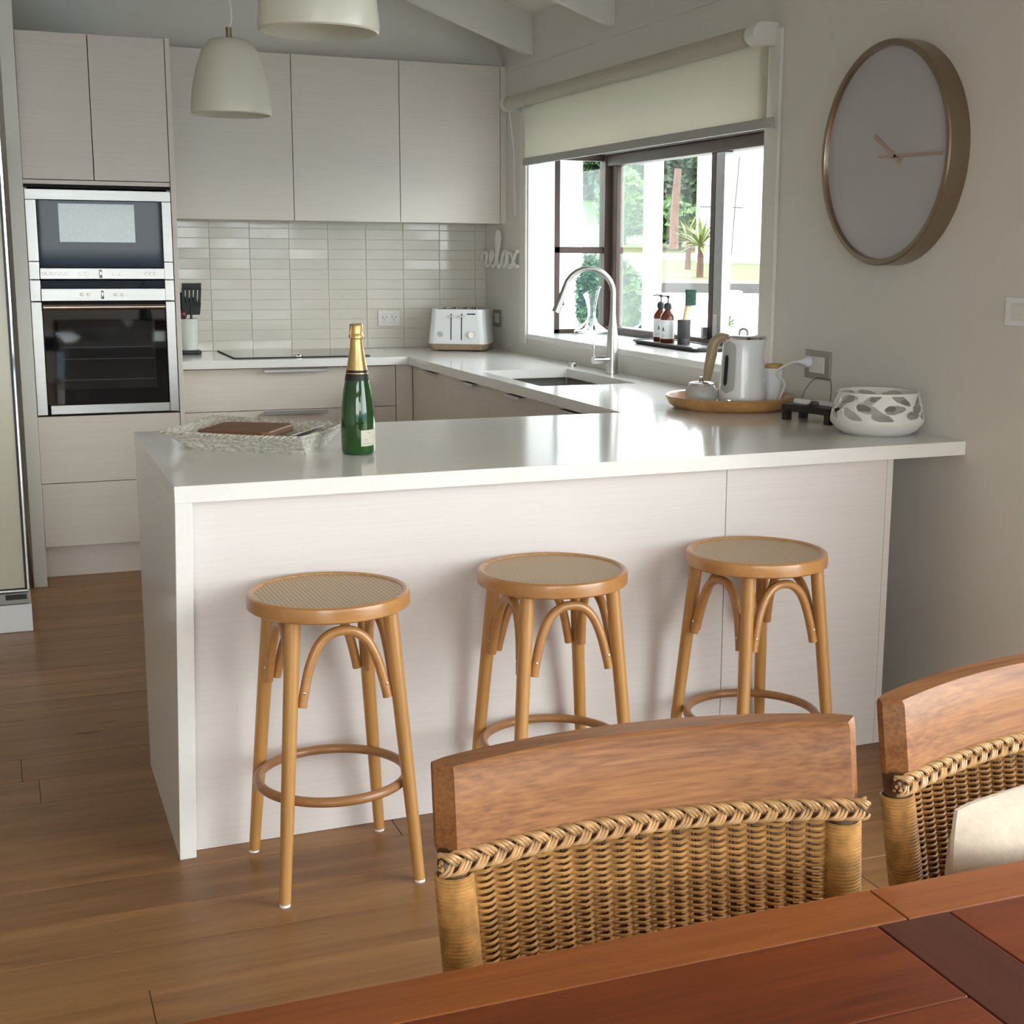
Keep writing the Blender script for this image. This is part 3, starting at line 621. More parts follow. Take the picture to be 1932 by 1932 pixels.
# ------------------------------------------------------------------ blind
bl = thing('roller_blind', 'cream roller blind half lowered over the kitchen window', 'blind', (XR-.05, 5.7, 1.86))
XBL = XR-.062
ya, yb_ = P((975, 195), 'x', XBL).y, P((1440, 62), 'x', XBL).y
zr = (P((972, 185), 'x', XBL).z+P((983, 203), 'x', XBL).z)/2
zr = 2.182
bm = new(); tube(bm, [(XBL, 4.50, zr), (XBL, 6.99, zr)], .033, 22); obj('roller', bm, M['blind'], bl, True)
XFB = XBL+.022
fa, fb = 4.40, P((990, 300), 'x', XFB).y
zrail = P((1200, 272), 'x', XFB).z
bm = new(); box(bm, XFB, XFB+.0012, fa, fb, zrail, zr); obj('fabric', bm, M['blind'], bl)
bm = new(); box(bm, XFB-.006, XFB+.007, P((1459, 238), 'x', XFB).y, P((988, 308), 'x', XFB).y, zrail-.018, zrail+.018, .003, 2); obj('bottom_rail', bm, mat('grey_rail', (.42, .42, .39), .5, noise=.02), bl)
for yy in (4.40, 6.995):
    bm = new(); b2 = bmesh.new()
    ww = .07 if yy < 5 else .03
    pts = [(XR, yy, zr-.04)]+[(XBL+.0-.04*math.sin(a_), yy, zr-.04*math.cos(a_)) for a_ in [PI*k_/10 for k_ in range(11)]]+[(XR, yy, zr+.04)]
    prism(bm, pts, (0, ww, 0), .002); obj('bracket_cover', bm, M['trim'], bl, True)
bm = new(); tube(bm, [(XBL, 6.99, zr-.02), (XR-.035, 6.985, zr-.25), (XR-.03, 6.985, 1.62)], .0012, 5); tube(bm, [(XBL, 7.0, zr-.02), (XR-.035, 6.996, zr-.25), (XR-.03, 6.996, 1.62)], .0012, 5); obj('pull_chain', bm, M['trim'], bl)

# ------------------------------------------------------------------ wall clock
ck = thing('wall_clock', 'large round clock with bronze metal rim and plain pale face', 'clock', (XR, 3.655, 1.73))
cc = Vector((XR, 3.655, 1.73)); RC = .333; RX = Matrix.Rotation(-PI/2, 3, 'Y')
bm = new(); lathe(bm, [(RC-.01, .001), (RC, .001), (RC, .066), (RC-.004, .070), (RC-.018, .070), (RC-.020, .066), (RC-.020, .03)], cc, 96, RX); obj('rim', bm, M['bronze'], ck, True)
bm = new(); lathe(bm, [(0, .055), (RC-.0195, .055), (RC-.0195, .0495), (0, .0495)], cc, 96, RX); obj('face', bm, M['face'], ck, True)
XF = XR-.0565
def hand(pa, pb, wd):
    a, b_ = P(pa, 'x', XF), P(pb, 'x', XF); d = (b_-a).normalized(); n = Vector((0, -d.z, d.y))*wd/2
    bm = new(); prism(bm, [a+n, b_+n, b_-n, a-n], (-.002, 0, 0)); return bm
obj('hour_hand', hand((1651, 257), (1698, 306), .013), M['rose'], ck); obj('minute_hand', hand((1658, 296), (1778, 288), .009), M['rose'], ck)
c = P((1683, 292), 'x', XF); bm = new(); lathe(bm, [(0, .005), (.012, .005), (.012, 0)], (XF, c.y, c.z), 16, RX); obj('pivot', bm, M['rose'], ck)

# ------------------------------------------------------------------ "relax" script sign on the window wall
st1 = [(0, .02), (.05, .2), (.10, .44), (.13, .36), (.20, .40), (.27, .36), (.25, .15), (.28, .02), (.36, .06), (.46, .20), (.53, .34), (.49, .44), (.42, .36), (.41, .16), (.48, .02), (.58, .08), (.69, .40), (.76, .82), (.72, .99), (.66, .86), (.65, .30), (.70, .03), (.78, .05), (.86, .2)]
st2 = [(1.04, .40), (.95, .44), (.86, .28), (.86, .08), (.94, .02), (1.02, .16), (1.06, .42), (1.05, .12), (1.12, .02), (1.2, .1)]
st3 = [(1.13, .40), (1.20, .40), (1.27, .20), (1.34, .02), (1.42, .04)]; st4 = [(1.42, .44), (1.35, .38), (1.22, .06), (1.13, .0)]
a, b_ = P((914, 500), 'x', XR), P((984, 500), 'x', XR); ht = P((948, 436), 'x', XR).z-P((948, 504), 'x', XR).z; zb = P((948, 504), 'x', XR).z
bm = new()
for s_ in (st1, st2, st3, st4):
    tube(bm, spline([(XR-.022, a.y+(b_.y-a.y)*x/1.42, zb+ht*y_) for x, y_ in s_], 5), .0105, 8)
tag(obj('relax_sign', bm, M['sign'], None, True), 'cream script wall sign that reads relax, beside the window', 'sign')

# ------------------------------------------------------------------ pendants
def pendant():
    t_ = thing('pendant_lamp', '', 'pendant lamp', (0, 0, 0), 'opal pendant lamps')
    prof = [(.116, 0), (.117, .012), (.111, .07), (.098, .13), (.080, .18), (.060, .205), (.044, .212), (.012, .214)]
    inner = [(r-.004 if r > .02 else r, z-.003) for r, z in prof[::-1]]
    bm = new(); lathe(bm, prof+inner[1:]+[(.116, 0)], (0, 0, 0), 40); obj('shade', bm, M['shade'], t_, True, local=True)
    bm = new(); cyl(bm, (0, 0, .212), (0, 0, .245), .0085, 12); obj('cap', bm, mat('brass_cap', (.20, .16, .11), .4, .6, noise=.02), t_, True, local=True)
    bm = new(); lathe(bm, [(0, .03), (.02, .04), (.03, .09), (.02, .14), (.018, .2), (0, .2)], (0, 0, .01), 16); obj('bulb', bm, M['whitem'], t_, True, local=True)
    return t_
lp = pendant(); a = P((437, 218), 'y', 4.3); lp.location = (a.x, 4.3, 1.822); lp['label'] = 'opal glass pendant lamp with a kinked cord in front of the wall cabinets'
lq = copy_tree(lp); a2 = P((602, 70), 'y', 2.78); lq.location = (a2.x, 2.78, 1.846); lq['label'] = 'opal glass pendant lamp hanging over the stool side of the peninsula'
for L_, kink in ((lp, 1), (lq, 0)):
    X_, zt = L_.location.x, zc(L_.location.x)-L_.location.z
    pts = [(0, 0, .24), (.004+.006*kink, 0, .27), (.008*kink, 0, .30), (.002, 0, .36), (0, 0, .45), (0, 0, zt-.02)]
    bm = new(); tube(bm, spline(pts, 4), .0016, 6); obj('cord', bm, M['cord'], L_, True, local=True)
    bm = new(); tube(bm, [(.006, 0, .24), (0, 0, zt-.02)], .0005, 5); obj('suspension_wire', bm, M['steel'], L_, True, local=True)
    bm = new(); lathe(bm, [(0, -.03), (.045, -.02), (.05, .02), (0, .02)], (0, 0, zt-.02), 20); obj('ceiling_rose', bm, M['whitem'], L_, True, local=True)

# ------------------------------------------------------------------ bar stools
def make_stool():
    t_ = thing('bar_stool', '', 'stool', (0, 0, 0), 'cane seated bentwood bar stools')
    zt = .672; RS = .184
    bm = new(); lathe(bm, [(RS-.016, zt-.004), (RS-.013, zt-.001), (RS-.007, zt), (RS-.002, zt-.003), (RS, zt-.010), (RS, zt-.032), (RS-.005, zt-.036), (RS-.035, zt-.036), (RS-.035, zt-.008), (RS-.016, zt-.004)], (0, 0, 0), 72); obj('seat_rim', bm, M['rim'], t_, True, local=True)
    bm = new(); lathe(bm, [(0, zt-.006), (.08, zt-.0055), (RS-.015, zt-.0045), (RS-.015, zt-.010), (0, zt-.010)], (0, 0, 0), 72); obj('caned_seat', bm, M['caned'], t_, True, local=True)
    bm = new(); tube(bm, [((RS-.015)*math.cos(2*PI*k_/72), (RS-.015)*math.sin(2*PI*k_/72), zt-.004) for k_ in range(72)], .0022, 6, True); obj('spline', bm, M['canel'], t_, True, local=True)
    def leg(k_, z):
        a = PI/4+k_*PI/2; r = .222-(.222-.156)*(z/.636); return Vector((r*math.cos(a), r*math.sin(a), z))
    for k_ in range(4):
        bm = new(); zs_ = [.006, .2, .45, .638]; tube(bm, [leg(k_, z) for z in zs_], [.0130, .0152, .0168, .0170], 18); lg = obj('leg', bm, M['stool'], t_, True, local=True)
        bm = new(); p = leg(k_, 0); lathe(bm, [(0, 0), (.0125, 0), (.0125, .006), (0, .006)], p, 18); obj('foot_glide', bm, M['white'], lg, True, local=True)
    for k_ in range(4):
        A = lambda z, s: leg(k_, z).lerp(leg(k_+1, z), s)
        ctr = lambda v: v*.985
        pts = []
        for s, z in ((.10, .448), (.115, .475), (.165, .535), (.25, .582), (.37, .606), (.5, .612), (.63, .606), (.75, .582), (.835, .535), (.885, .475), (.90, .448)):
            pts.append(ctr(A(z, s)))
        bm = new(); tube(bm, spline(pts, 4), .0112, 12); ar = obj('bentwood_arch', bm, M['rim'], t_, True, local=True)
        for s in (.115, .885):
            c = A(.475, s); d = (leg(k_, .475)+leg(k_+1, .475)).normalized(); d.z = 0; d.normalize()
            bm = new(); lathe(bm, [(0, .003), (.003, .002), (.0035, 0)], c+d*.0075, 8, Vector((0, 0, 1)).rotation_difference(d).to_matrix()); obj('screw', bm, M['chrome'], ar, True, local=True)
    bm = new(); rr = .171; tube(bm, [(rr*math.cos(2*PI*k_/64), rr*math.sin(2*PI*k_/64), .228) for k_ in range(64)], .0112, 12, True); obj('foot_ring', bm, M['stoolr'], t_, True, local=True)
    return t_
s1 = make_stool(); s2 = copy_tree(s1); s3 = copy_tree(s1)
for s_, (x, y, a), lab in ((s1, (.664, 3.046, 2.5), 'round bentwood bar stool with caned seat, next to the waterfall end of the peninsula'), (s2, (1.224, 3.075, 1), 'round bentwood bar stool with caned seat, the middle one of three'), (s3, (1.80, 3.085, 8.5), 'round bentwood bar stool with caned seat, nearest the clock wall')):
    s_.location = (x, y, 0); s_.rotation_euler = (0, 0, math.radians(a)); s_['label'] = lab

# ------------------------------------------------------------------ wicker dining chairs
HW, CV = .257, .036
def cv(s, z): # s -1..1 across the back, local front is -y
    lean = (z-.79)*.16
    tap = 1-.06*max(0, (.79-z))/.3
    return Vector((s*HW*tap, CV*(1-s*s)+lean, z))
def make_chair():
    t_ = thing('wicker_chair', '', 'chair', (0, 0, 0), 'wicker backed dining chairs at the table')
    # top rail: swept rounded section
    bm = new(); z0, z1, th = .797, .889, .040; n = 28; rings = []
    for i in range(n+1):
        s = -1+2*i/n; s *= 1.0; f = 1
        hth = th/2
        sec = []
        for (dy, z) in ((-hth, z0+.003), (-hth, (z0+z1)/2), (-hth, z1-.005), (-hth+.004, z1), (hth-.004, z1), (hth, z1-.005), (hth, (z0+z1)/2), (hth, z0+.003), (hth-.003, z0), (-hth+.003, z0)):
            edge = max(0, abs(s)-.93)/.07; dyy = dy*(1-.25*edge*edge)+(.020*edge**1.5 if dy < 0 else 0)
            zz = z+.005*(1-s*s)
            c = cv(s, zz); sec.append(bm.verts.new((c.x, c.y+dyy+.012*0, c.z)))
        rings.append(sec)
    for A, B in zip(rings, rings[1:]):
        for k_ in range(len(A)): j = (k_+1) % len(A); bm.faces.new((A[k_], A[j], B[j], B[k_]))
    bm.faces.new(rings[0]); bm.faces.new(rings[-1][::-1])
    obj('top_rail', bm, M['rail'], t_, True, local=True)
    # side posts wound with cane
    for sg in (-1, 1):
        bm = new(); tube(bm, [cv(sg*.93, z)+Vector((0, .004, 0)) for z in (.0, .2, .44, .6, .80)], [.015, .016, .017, .017, .017], 14); po = obj('back_post', bm, M['stake'], t_, True, local=True)
        bm = new(); pts = []; z = .44; turns = int((.768-.44)/.0041)
        for k_ in range(turns*14):
            a = 2*PI*k_/14; zz = .44+.0041*k_/14; c = cv(sg*.93, zz)+Vector((0, .004, 0)); pts.append(c+Vector((.0205*math.cos(a), .0195*math.sin(a), 0)))
        tube(bm, pts, .0024, 5); w_ = obj('cane_winding', bm, M['cane'], po, True, local=True); w_['kind'] = 'stuff'
    # woven panel
    ncol = 19; s0, s1_ = -.86, .86
    bm = new()
    for i in range(ncol+1):
        s = s0+(s1_-s0)*i/ncol
        for ds in (-.008, .008):
            tube(bm, [cv(s+ds, z)+Vector((0, .002, 0)) for z in (.44, .55, .66, .785)], .0022, 5)
    stk = obj('stakes', bm, M['stake'], t_, True, local=True); stk['kind'] = 'stuff'
    bm = new(); rng = random.Random(11); z = .445; rr = 0
    while z < .772:
        pts = []
        for i in range(ncol*4+1):
            s = s0-.03+(s1_-s0+.06)*i/(ncol*4); ph = PI*(i/4.)+(PI if rr % 2 else 0)
            c = cv(s, z+rng.gauss(0, .00018)); pts.append(c+Vector((0, .002-.0075*math.cos(ph), 0)))
        tube(bm, pts, .0020, 5); z += .0036; rr += 1
    wv = obj('woven_panel', bm, M['cane'], t_, True, local=True); wv['kind'] = 'stuff'
    # braided border under the rail
    per = .063
    for k_ in range(3):
        bm = new()
        for j in range(3):
            pts = []; n = 230
            for i in range(n+1):
                s = -1.0+2.0*i/n; x = s*HW*1.02; ph = 2*PI*((x+(j-1)*.0043)/per)+2*PI*k_/3
                lat = .0115*math.sin(ph); dep = .0058*math.sin(2*ph)
                c = cv(max(-1, min(1, s)), .7885); wrap = max(0, abs(s)-.97)*.9
                pts.append(Vector((x*.985, c.y-.0205+dep+wrap*.25, c.z+.005*(1-s*s)+lat+(j-1)*.0010*math.cos(ph))))
            tube(bm, pts, .0023, 6)
        obj('braid_strand', bm, M['canel'], t_, True, local=True)
    bm = new(); tube(bm, [cv(-1+2*i/20, .786)+Vector((0, -.013, .005*(1-(-1+2*i/20)**2))) for i in range(21)], .0095, 8); obj('braid_core', bm, M['stake'], t_, True, local=True)
    # seat, apron, legs
    bm = new(); box(bm, -.235, .235, -.42, .0, .40, .445, .015, 3); obj('seat', bm, M['cane'], t_, True, local=True)
    bm = new(); box(bm, -.225, .225, -.41, -.01, .355, .40, .004); obj('apron', bm, M['rail'], t_, local=True)
    for sx in (-1, 1):
        bm = new(); tube(bm, [(sx*.205, -.38, 0), (sx*.21, -.385, .36)], [.017, .022], 14); obj('leg', bm, M['rail'], t_, True, local=True)
    return t_
c1 = make_chair(); c2 = copy_tree(c1)
c1.location = (.660, 1.325, 0); c1.rotation_euler = (0, 0, math.radians(-3.5)); c1['label'] = 'wicker backed dining chair with carved wooden top rail and no cushion'
c2.location = (1.243, 1.388, 0); c2.rotation_euler = (0, 0, math.radians(8)); c2['label'] = 'wicker backed dining chair with a linen cushion on its seat'
# cushion
bm = new(); bmesh.ops.create_cube(bm, size=2); bmesh.ops.subdivide_edges(bm, edges=bm.edges[:], cuts=17, use_grid_fill=True)
rng = random.Random(2)
for v in bm.verts:
    x, y, z = v.co; e_ = max(abs(x), abs(z)); corner = abs(x)*abs(z)
    bulge = (1-abs(x)**2.2)*(1-abs(z)**2.2)
    pinch = 1+.05*(1-min(abs(x), abs(z))**2)*e_**2-.03*corner**3
    yy = y*(.003+.092*max(0, bulge)**.62)+.006*math.sin(9*x+3*z)*max(0, 1-bulge)*(.4 if abs(y) > .9 else .2)
    v.co = Vector((x*.215*pinch, yy, z*.165*pinch))
bmesh.ops.rotate(bm, verts=bm.verts, cent=(0, 0, 0), matrix=Matrix.Rotation(-.12, 3, 'X'))
bmesh.ops.rotate(bm, verts=bm.verts, cent=(0, 0, 0), matrix=Matrix.Rotation(math.radians(6), 3, 'Z'))
bmesh.ops.translate(bm, verts=bm.verts, vec=(1.232, 1.268, .622))
tag(obj('linen_cushion', bm, M['linen'], None, True), 'pale beige linen cushion propped against a wicker chair back', 'cushion')

# ------------------------------------------------------------------ dining table
tb = thing('dining_table', 'long polished red brown timber table with a dark crossband', 'table', (.845, .66, 0))
TZ = .75; TY0, TY1, TX0, TX1 = .14, 1.180, -.42, 2.11
xa, xb = .803, .892
def plank(name, x0, x1, y0, y1, m_, z=TZ):
    bm = new(); box(bm, x0+.0006, x1-.0006, y0+.0006, y1-.0006, z-.028, z, .0018, 2); return obj(name, bm, m_, tb)
for x0, x1 in ((TX0, .842), (.842, TX1)):
    plank('border_plank', x0, x1, 1.107, TY1, M['tableb']); plank('border_plank', x0, x1, TY0, TY0+.073, M['tableb'])
plank('end_plank', TX0, TX0+.08, TY0+.073, 1.107, M['tableb']); plank('end_plank', TX1-.08, TX1, TY0+.073, 1.107, M['tableb'])
plank('crossband', xa, xb, TY0+.073, 1.107, M['tabled'])
nP = 6
for x0, x1 in ((TX0+.08, xa), (xb, TX1-.08)):
    for i in range(nP):
        y0 = TY0+.073+(1.107-TY0-.073)*i/nP; plank('plank', x0, x1, y0, y0+(1.107-TY0-.073)/nP, M['table'])
bm = new(); box(bm, TX0+.07, TX1-.07, TY0+.06, TY0+.085, .64, TZ-.029); box(bm, TX0+.07, TX1-.07, TY1-.085, TY1-.06, .64, TZ-.029); box(bm, TX0+.07, TX0+.095, TY0+.06, TY1-.06, .64, TZ-.029); box(bm, TX1-.095, TX1-.07, TY0+.06, TY1-.06, .64, TZ-.029); obj('apron', bm, M['table'], tb)
for x in (TX0+.085, TX1-.085):
    for y in (TY0+.075, TY1-.075):
        bm = new(); box(bm, x-.04, x+.04, y-.04, y+.04, 0, TZ-.029, .004); obj('leg', bm, M['table'], tb)

# ------------------------------------------------------------------ things on the peninsula
# champagne bottle
bx, by = .872, 3.590
bo = thing('champagne_bottle', 'green champagne bottle with gold foil neck on the peninsula', 'bottle', (bx, by, ZB))
bm = new(); lathe(bm, [(0, .004), (.030, .0), (.041, .002), (.0445, .010), (.0445, .092), (.0435, .115), (.0412, .139), (.0372, .167), (.0322, .194), (.0270, .222), (.0218, .25), (.0172, .278), (.0150, .30), (.0145, .330), (0, .330)], (bx, by, ZB), 40); obj('glass_body', bm, M['green'], bo, True)
bm = new(); lathe(bm, [(.0270, .2225), (.0279, .222), (.0227, .25), (.0181, .278), (.0164, .295), (.0166, .302), (.0195, .305), (.0200, .311), (.0176, .315), (.0170, .319), (.0180, .331), (.0176, .338), (.0150, .3415), (0, .342)], (bx, by, ZB), 36); fo = obj('gold_foil', bm, M['gold'], bo, True)
bm = new()
for k_ in range(4):
    a = k_*PI/2+.5; ca, sa = math.cos(a), math.sin(a); tube(bm, [(bx+.0168*ca, by+.0168*sa, ZB+.338), (bx+.0186*ca, by+.0186*sa, ZB+.325), (bx+.0208*ca, by+.0208*sa, ZB+.307), (bx+.0195*ca, by+.0195*sa, ZB+.300)], .0011, 6)
obj('wire_cage', bm, M['gold'], fo)
bm = new(); lathe(bm, [(.0325, .1955), (.0329, .1955), (.0278, .2219), (.0272, .2219)], (bx, by, ZB), 36); nb = obj('neck_label', bm, M['neck'], bo, True)
bm = new(); lathe(bm, [(.0290, .2125), (.0302, .2125), (.0297, .2150), (.0290, .2150)], (bx, by, ZB), 36); obj('gold_line', bm, M['gold'], nb, True)
view = math.atan2(-by, -bx)
def arcpatch(bm, c, r, a0, a1, z0, z1, n=12, skew=0):
    vs = []
    for i in range(n+1):
        a = a0+(a1-a0)*i/n; vs.append((bm.verts.new((c[0]+r*math.cos(a), c[1]+r*math.sin(a), z0+skew*i/n)), bm.verts.new((c[0]+r*math.cos(a), c[1]+r*math.sin(a), z1+skew*i/n))))
    for A, B in zip(vs, vs[1:]): bm.faces.new((A[0], B[0], B[1], A[1]))
bm = new(); arcpatch(bm, (bx, by), .0448, view+.16, view+1.55, ZB+.024, ZB+.066, skew=.002); lb = obj('back_label', bm, M['labelw'], bo)
for k_, (zz, w0, w1, m_) in enumerate(((.059, .55, .85, 'inkg'), (.041, .35, .60, 'inkg'), (.036, .35, .62, 'rose'), (.030, .30, .9, 'inkg'))):
    bm = new(); arcpatch(bm, (bx, by), .0450, view+w0, view+w1, ZB+zz, ZB+zz+.0012, 6); obj('print_line', bm, M[m_], lb)
bm = new(); arcpatch(bm, (bx, by), .0448, view-2.6, view-1.36, ZB+.036, ZB+.090); obj('front_label', bm, M['labelw'], bo)
# seagrass tray
rim = [Vector((.386, 3.80, .953)), Vector((.712, 3.548, .952)), Vector((.889, 3.815, .953)), Vector((.566, 4.065, .957))]
cen = sum(rim, Vector())/4; cen.z = ZB
bas = [Vector((.469, 3.79, ZB)), Vector((.735, 3.606, ZB)), Vector((.835, 3.80, ZB)), Vector((.580, 3.985, ZB))]
tr = thing('seagrass_tray', 'whitewashed woven seagrass tray holding a wooden board and papers', 'tray', (cen.x, cen.y, ZB))
bm = new(); b2 = bmesh.new(); th = .008
vo = [b2.verts.new(v+Vector((0, 0, .0))) for v in bas]+[b2.verts.new(v) for v in rim]
ci = lambda v, k_, dz: Vector((cen.x+(v.x-cen.x)*k_, cen.y+(v.y-cen.y)*k_, v.z+dz))
vi = [b2.verts.new(ci(v, .96, .007)) for v in bas]+[b2.verts.new(ci(v, .965, 0)) for v in rim]
b2.faces.new(vo[:4][::-1]); b2.faces.new(vi[:4])
for i in range(4):
    j = (i+1) % 4; b2.faces.new((vo[i], vo[j], vo[4+j], vo[4+i])); b2.faces.new((vi[j], vi[i], vi[4+i], vi[4+j])); b2.faces.new((vo[4+i], vo[4+j], vi[4+j], vi[4+i]))
bmesh.ops.subdivide_edges(b2, edges=b2.edges[:], cuts=14, use_grid_fill=True)
rng = random.Random(4)
for v in b2.verts:
    if v.co.z > ZB+.004: v.co += Vector((rng.gauss(0, .0012), rng.gauss(0, .0012), rng.gauss(0, .0010)))
merge(bm, b2); obj('woven_body', bm, M['seag'], tr)
for i in range(4):
    j = (i+1) % 4; bm = new(); n = 60
    for off in (0, PI):
        tube(bm, [rim[i].lerp(rim[j], k_/n)*1+Vector((0, 0, .0035*math.cos(k_*1.3+off)-.004*math.sin(PI*k_/n)))+Vector((math.sin(k_*1.3+off)*.0025,)*2+(0,)) for k_ in range(n+1)], .0032, 6)
    obj('plaited_rim', bm, M['seag'], tr, True)
ux_ = (rim[1]-rim[0]).normalized(); uy_ = Vector((-ux_.y, ux_.x, 0)); ux_.z = 0
def onbase(a, b2_, z): return Vector((cen.x, cen.y, z))+ux_*a+uy_*b2_
bm = new(); pts = [onbase(*p) for p in ((-.12, -.085, .930), (.065, -.085, .930), (.08, -.07, .930), (.08, .07, .930), (.065, .085, .930), (-.12, .085, .930), (-.135, .07, .930), (-.135, -.07, .930))]
prism(bm, pts, (0, 0, .02), .004, 2)
bmesh.ops.rotate(bm, verts=bm.verts, cent=onbase(0, 0, .917), matrix=Matrix.Rotation(.035, 3, ux_) @ Matrix.Rotation(-.02, 3, uy_)); bmesh.ops.translate(bm, verts=bm.verts, vec=(0, 0, .004))
tag(obj('wooden_board', bm, M['board']), 'brown wooden serving board lying in the seagrass tray', 'board')
bm = new(); prism(bm, [onbase(*p) for p in ((.086, -.085, .9120), (.152, -.075, .946), (.158, .100, .952), (.086, .09, .9120))], (0, 0, .003)); pp = tag(obj('paper_sheet', bm, M['paper']), 'white paper leaning beside the wooden board in the seagrass tray', 'paper')

# round tea tray and what stands on it
rx_, ry_ = 2.360, 4.27
bm = new(); lathe(bm, [(0, 0), (.188, 0), (.210, .012), (.221, .034), (.223, .044), (.219, .0455), (.211, .042), (.203, .018), (.187, .011), (0, .010)], (rx_, ry_, ZB), 72); tag(obj('round_tea_tray', bm, M['pine'], None, True), 'round pale timber tray under the kettle and canisters', 'tray')
VA = -.517
def local_thing(name, label, cat, x, y, z, rot=VA):
    t_ = thing(name, label, cat, (x, y, z), None, rot); return t_
kx, ky = P((1404, 752), 'z', ZB+.0105).xy; kx = 2.392; ky = 4.24
kt = local_thing('electric_kettle', 'white electric kettle with taupe handle on the round tray', 'kettle', kx, ky, ZB+.0105)
bm = new(); lathe(bm, [(0, 0), (.078, 0), (.082, .006), (.081, .03), (.076, .11), (.071, .18), (.0685, .226), (.066, .232)], (0, 0, 0), 48)
for v in bm.verts:
    if v.co.x > .045 and v.co.z > .17: v.co.x += (v.co.x-.045)*.5*((v.co.z-.17)/.06)
obj('body', bm, M['white'], kt, True, local=True)
bm = new(); lathe(bm, [(.067, .230), (.069, .236), (.066, .240), (.055, .243), (0, .246)], (0, 0, 0), 48)
for v in bm.verts:
    if v.co.x > .045: v.co.x += (v.co.x-.045)*.5
li = obj('lid', bm, M['chrome'], kt, True, local=True)
bm = new(); tube(bm, spline([(-.014, 0, .243), (-.012, 0, .258), (0, 0, .264), (.012, 0, .258), (.014, 0, .243)], 4), .004, 8); obj('lid_ring', bm, M['chrome'], li, True, local=True)
bm = new(); hp = spline([(-.050, -.022, .232), (-.078, -.024, .234), (-.100, -.026, .212), (-.108, -.027, .17), (-.116, -.028, .12), (-.121, -.028, .085)], 5)
tube(bm, hp, [.013+.006*math.sin(PI*min(1, i/len(hp)*1.05)) for i in range(len(hp))], 12); obj('handle', bm, M['taupe'], kt, True, local=True)
def cone_r(z): return .0825-.0140*(z/.23)
def patch(bm, a0, a1, z0, z1, off, n=16, m_=12, rnd=.5):
    g = []
    for i in range(n+1):
        row_ = []
        for j in range(m_+1):
            u, v_ = -1+2*i/n, -1+2*j/m_
            zz = (z0+z1)/2+(z1-z0)/2*u; lim = math.sqrt(max(0, 1-max(0, (abs(u)-(1-rnd))/rnd)**2)); aa = (a0+a1)/2+(a1-a0)/2*v_*lim+.22*u*0
            r = cone_r(zz)+off; row_.append(bm.verts.new((r*math.cos(aa), r*math.sin(aa), zz)))
        g.append(row_)
    for i in range(n):
        for j in range(m_): bm.faces.new((g[i][j], g[i+1][j], g[i+1][j+1], g[i][j+1]))
bm = new(); patch(bm, -2.72, -1.88, .045, .226, .0012, rnd=.3); gp = obj('grip_panel', bm, M['frost'], kt, True, local=True)
bm = new(); patch(bm, -2.50, -2.26, .07, .178, .0022, rnd=.25); obj('water_window', bm, M['black'], gp, True, local=True)
bm = new(); box(bm, -.054, -.034, -.090, -.070, .010, .030, .004, 2); obj('switch', bm, M['chrome'], kt, True, local=True)
sx_, sy_ = 2.268, 4.305
sg = local_thing('sugar_bowl', 'small rounded frosted glass sugar bowl with chrome lid on the round tray', 'bowl', sx_, sy_, ZB+.0105)
bm = new(); lathe(bm, [(0, 0), (.044, 0), (.053, .012), (.057, .032), (.053, .054), (.043, .070), (.040, .070)], (0, 0, 0), 40); obj('body', bm, M['frost'], sg, True, local=True)
bm = new(); lathe(bm, [(.045, .068), (.043, .075), (.030, .080), (0, .082)], (0, 0, 0), 40); li = obj('lid', bm, M['chrome'], sg, True, local=True)
bm = new(); lathe(bm, [(0, .078), (.009, .08), (.012, .088), (.008, .096), (0, .097)], (0, 0, 0), 20); obj('knob', bm, M['chrome'], li, True, local=True)
cx_, cy_ = 2.513, 4.232
cn = local_thing('canister', 'white canister with a wooden lid behind the kettle', 'canister', cx_, cy_, ZB+.0105)
bm = new(); lathe(bm, [(0, 0), (.029, 0), (.032, .004), (.032, .127), (0, .127)], (0, 0, 0), 36); obj('body', bm, M['white'], cn, True, local=True)
bm = new(); lathe(bm, [(.033, .127), (.033, .139), (.030, .142), (0, .142)], (0, 0, 0), 36); obj('lid', bm, M['lid'], cn, True, local=True)
# plug and cord
pg = thing('kettle_cord', 'white plug and cord running from the wall power point to the kettle', 'cord', (XR-.03, 4.09, 1.06))
c = Vector((XR-.0125, 4.10, 1.068))
bm = new(); lathe(bm, [(0, 0), (.020, 0), (.021, .012), (.016, .022), (.009, .034), (.006, .052), (0, .052)], c, 20, Matrix.Rotation(-PI/2, 3, 'Y') @ Matrix.Rotation(.0, 3, 'X')); obj('plug', bm, mat('plug_white', (.70, .71, .78), .35, noise=.01), pg, True)
bm = new(); tube(bm, spline([c+Vector((-.05, 0, 0)), c+Vector((-.07, .01, -.004)), c+Vector((-.095, .06, -.04)), (2.520, 4.168, .99), (2.508, 4.172, .945), (2.497, 4.172, .9185), (2.475, 4.16, .9165)], 6), .0038, 8); obj('cord', bm, M['cord'], pg, True)
c = Vector((XR-.006, 4.0, 1.015))
bm = new(); tube(bm, spline([c, c+Vector((-.012, .05, .0)), c+Vector((-.02, .10, -.045)), c+Vector((-.03, .115, -.1105))], 6), .0012, 6); tube(bm, spline([c, c+Vector((-.015, -.05, .0)), c+Vector((-.03, -.075, -.06)), c+Vector((-.045, -.07, -.1110))], 6), .0012, 6); tag(obj('thin_cable', bm, M['ink'], None, True), 'thin dark cable looping down the wall below the power point', 'cable')
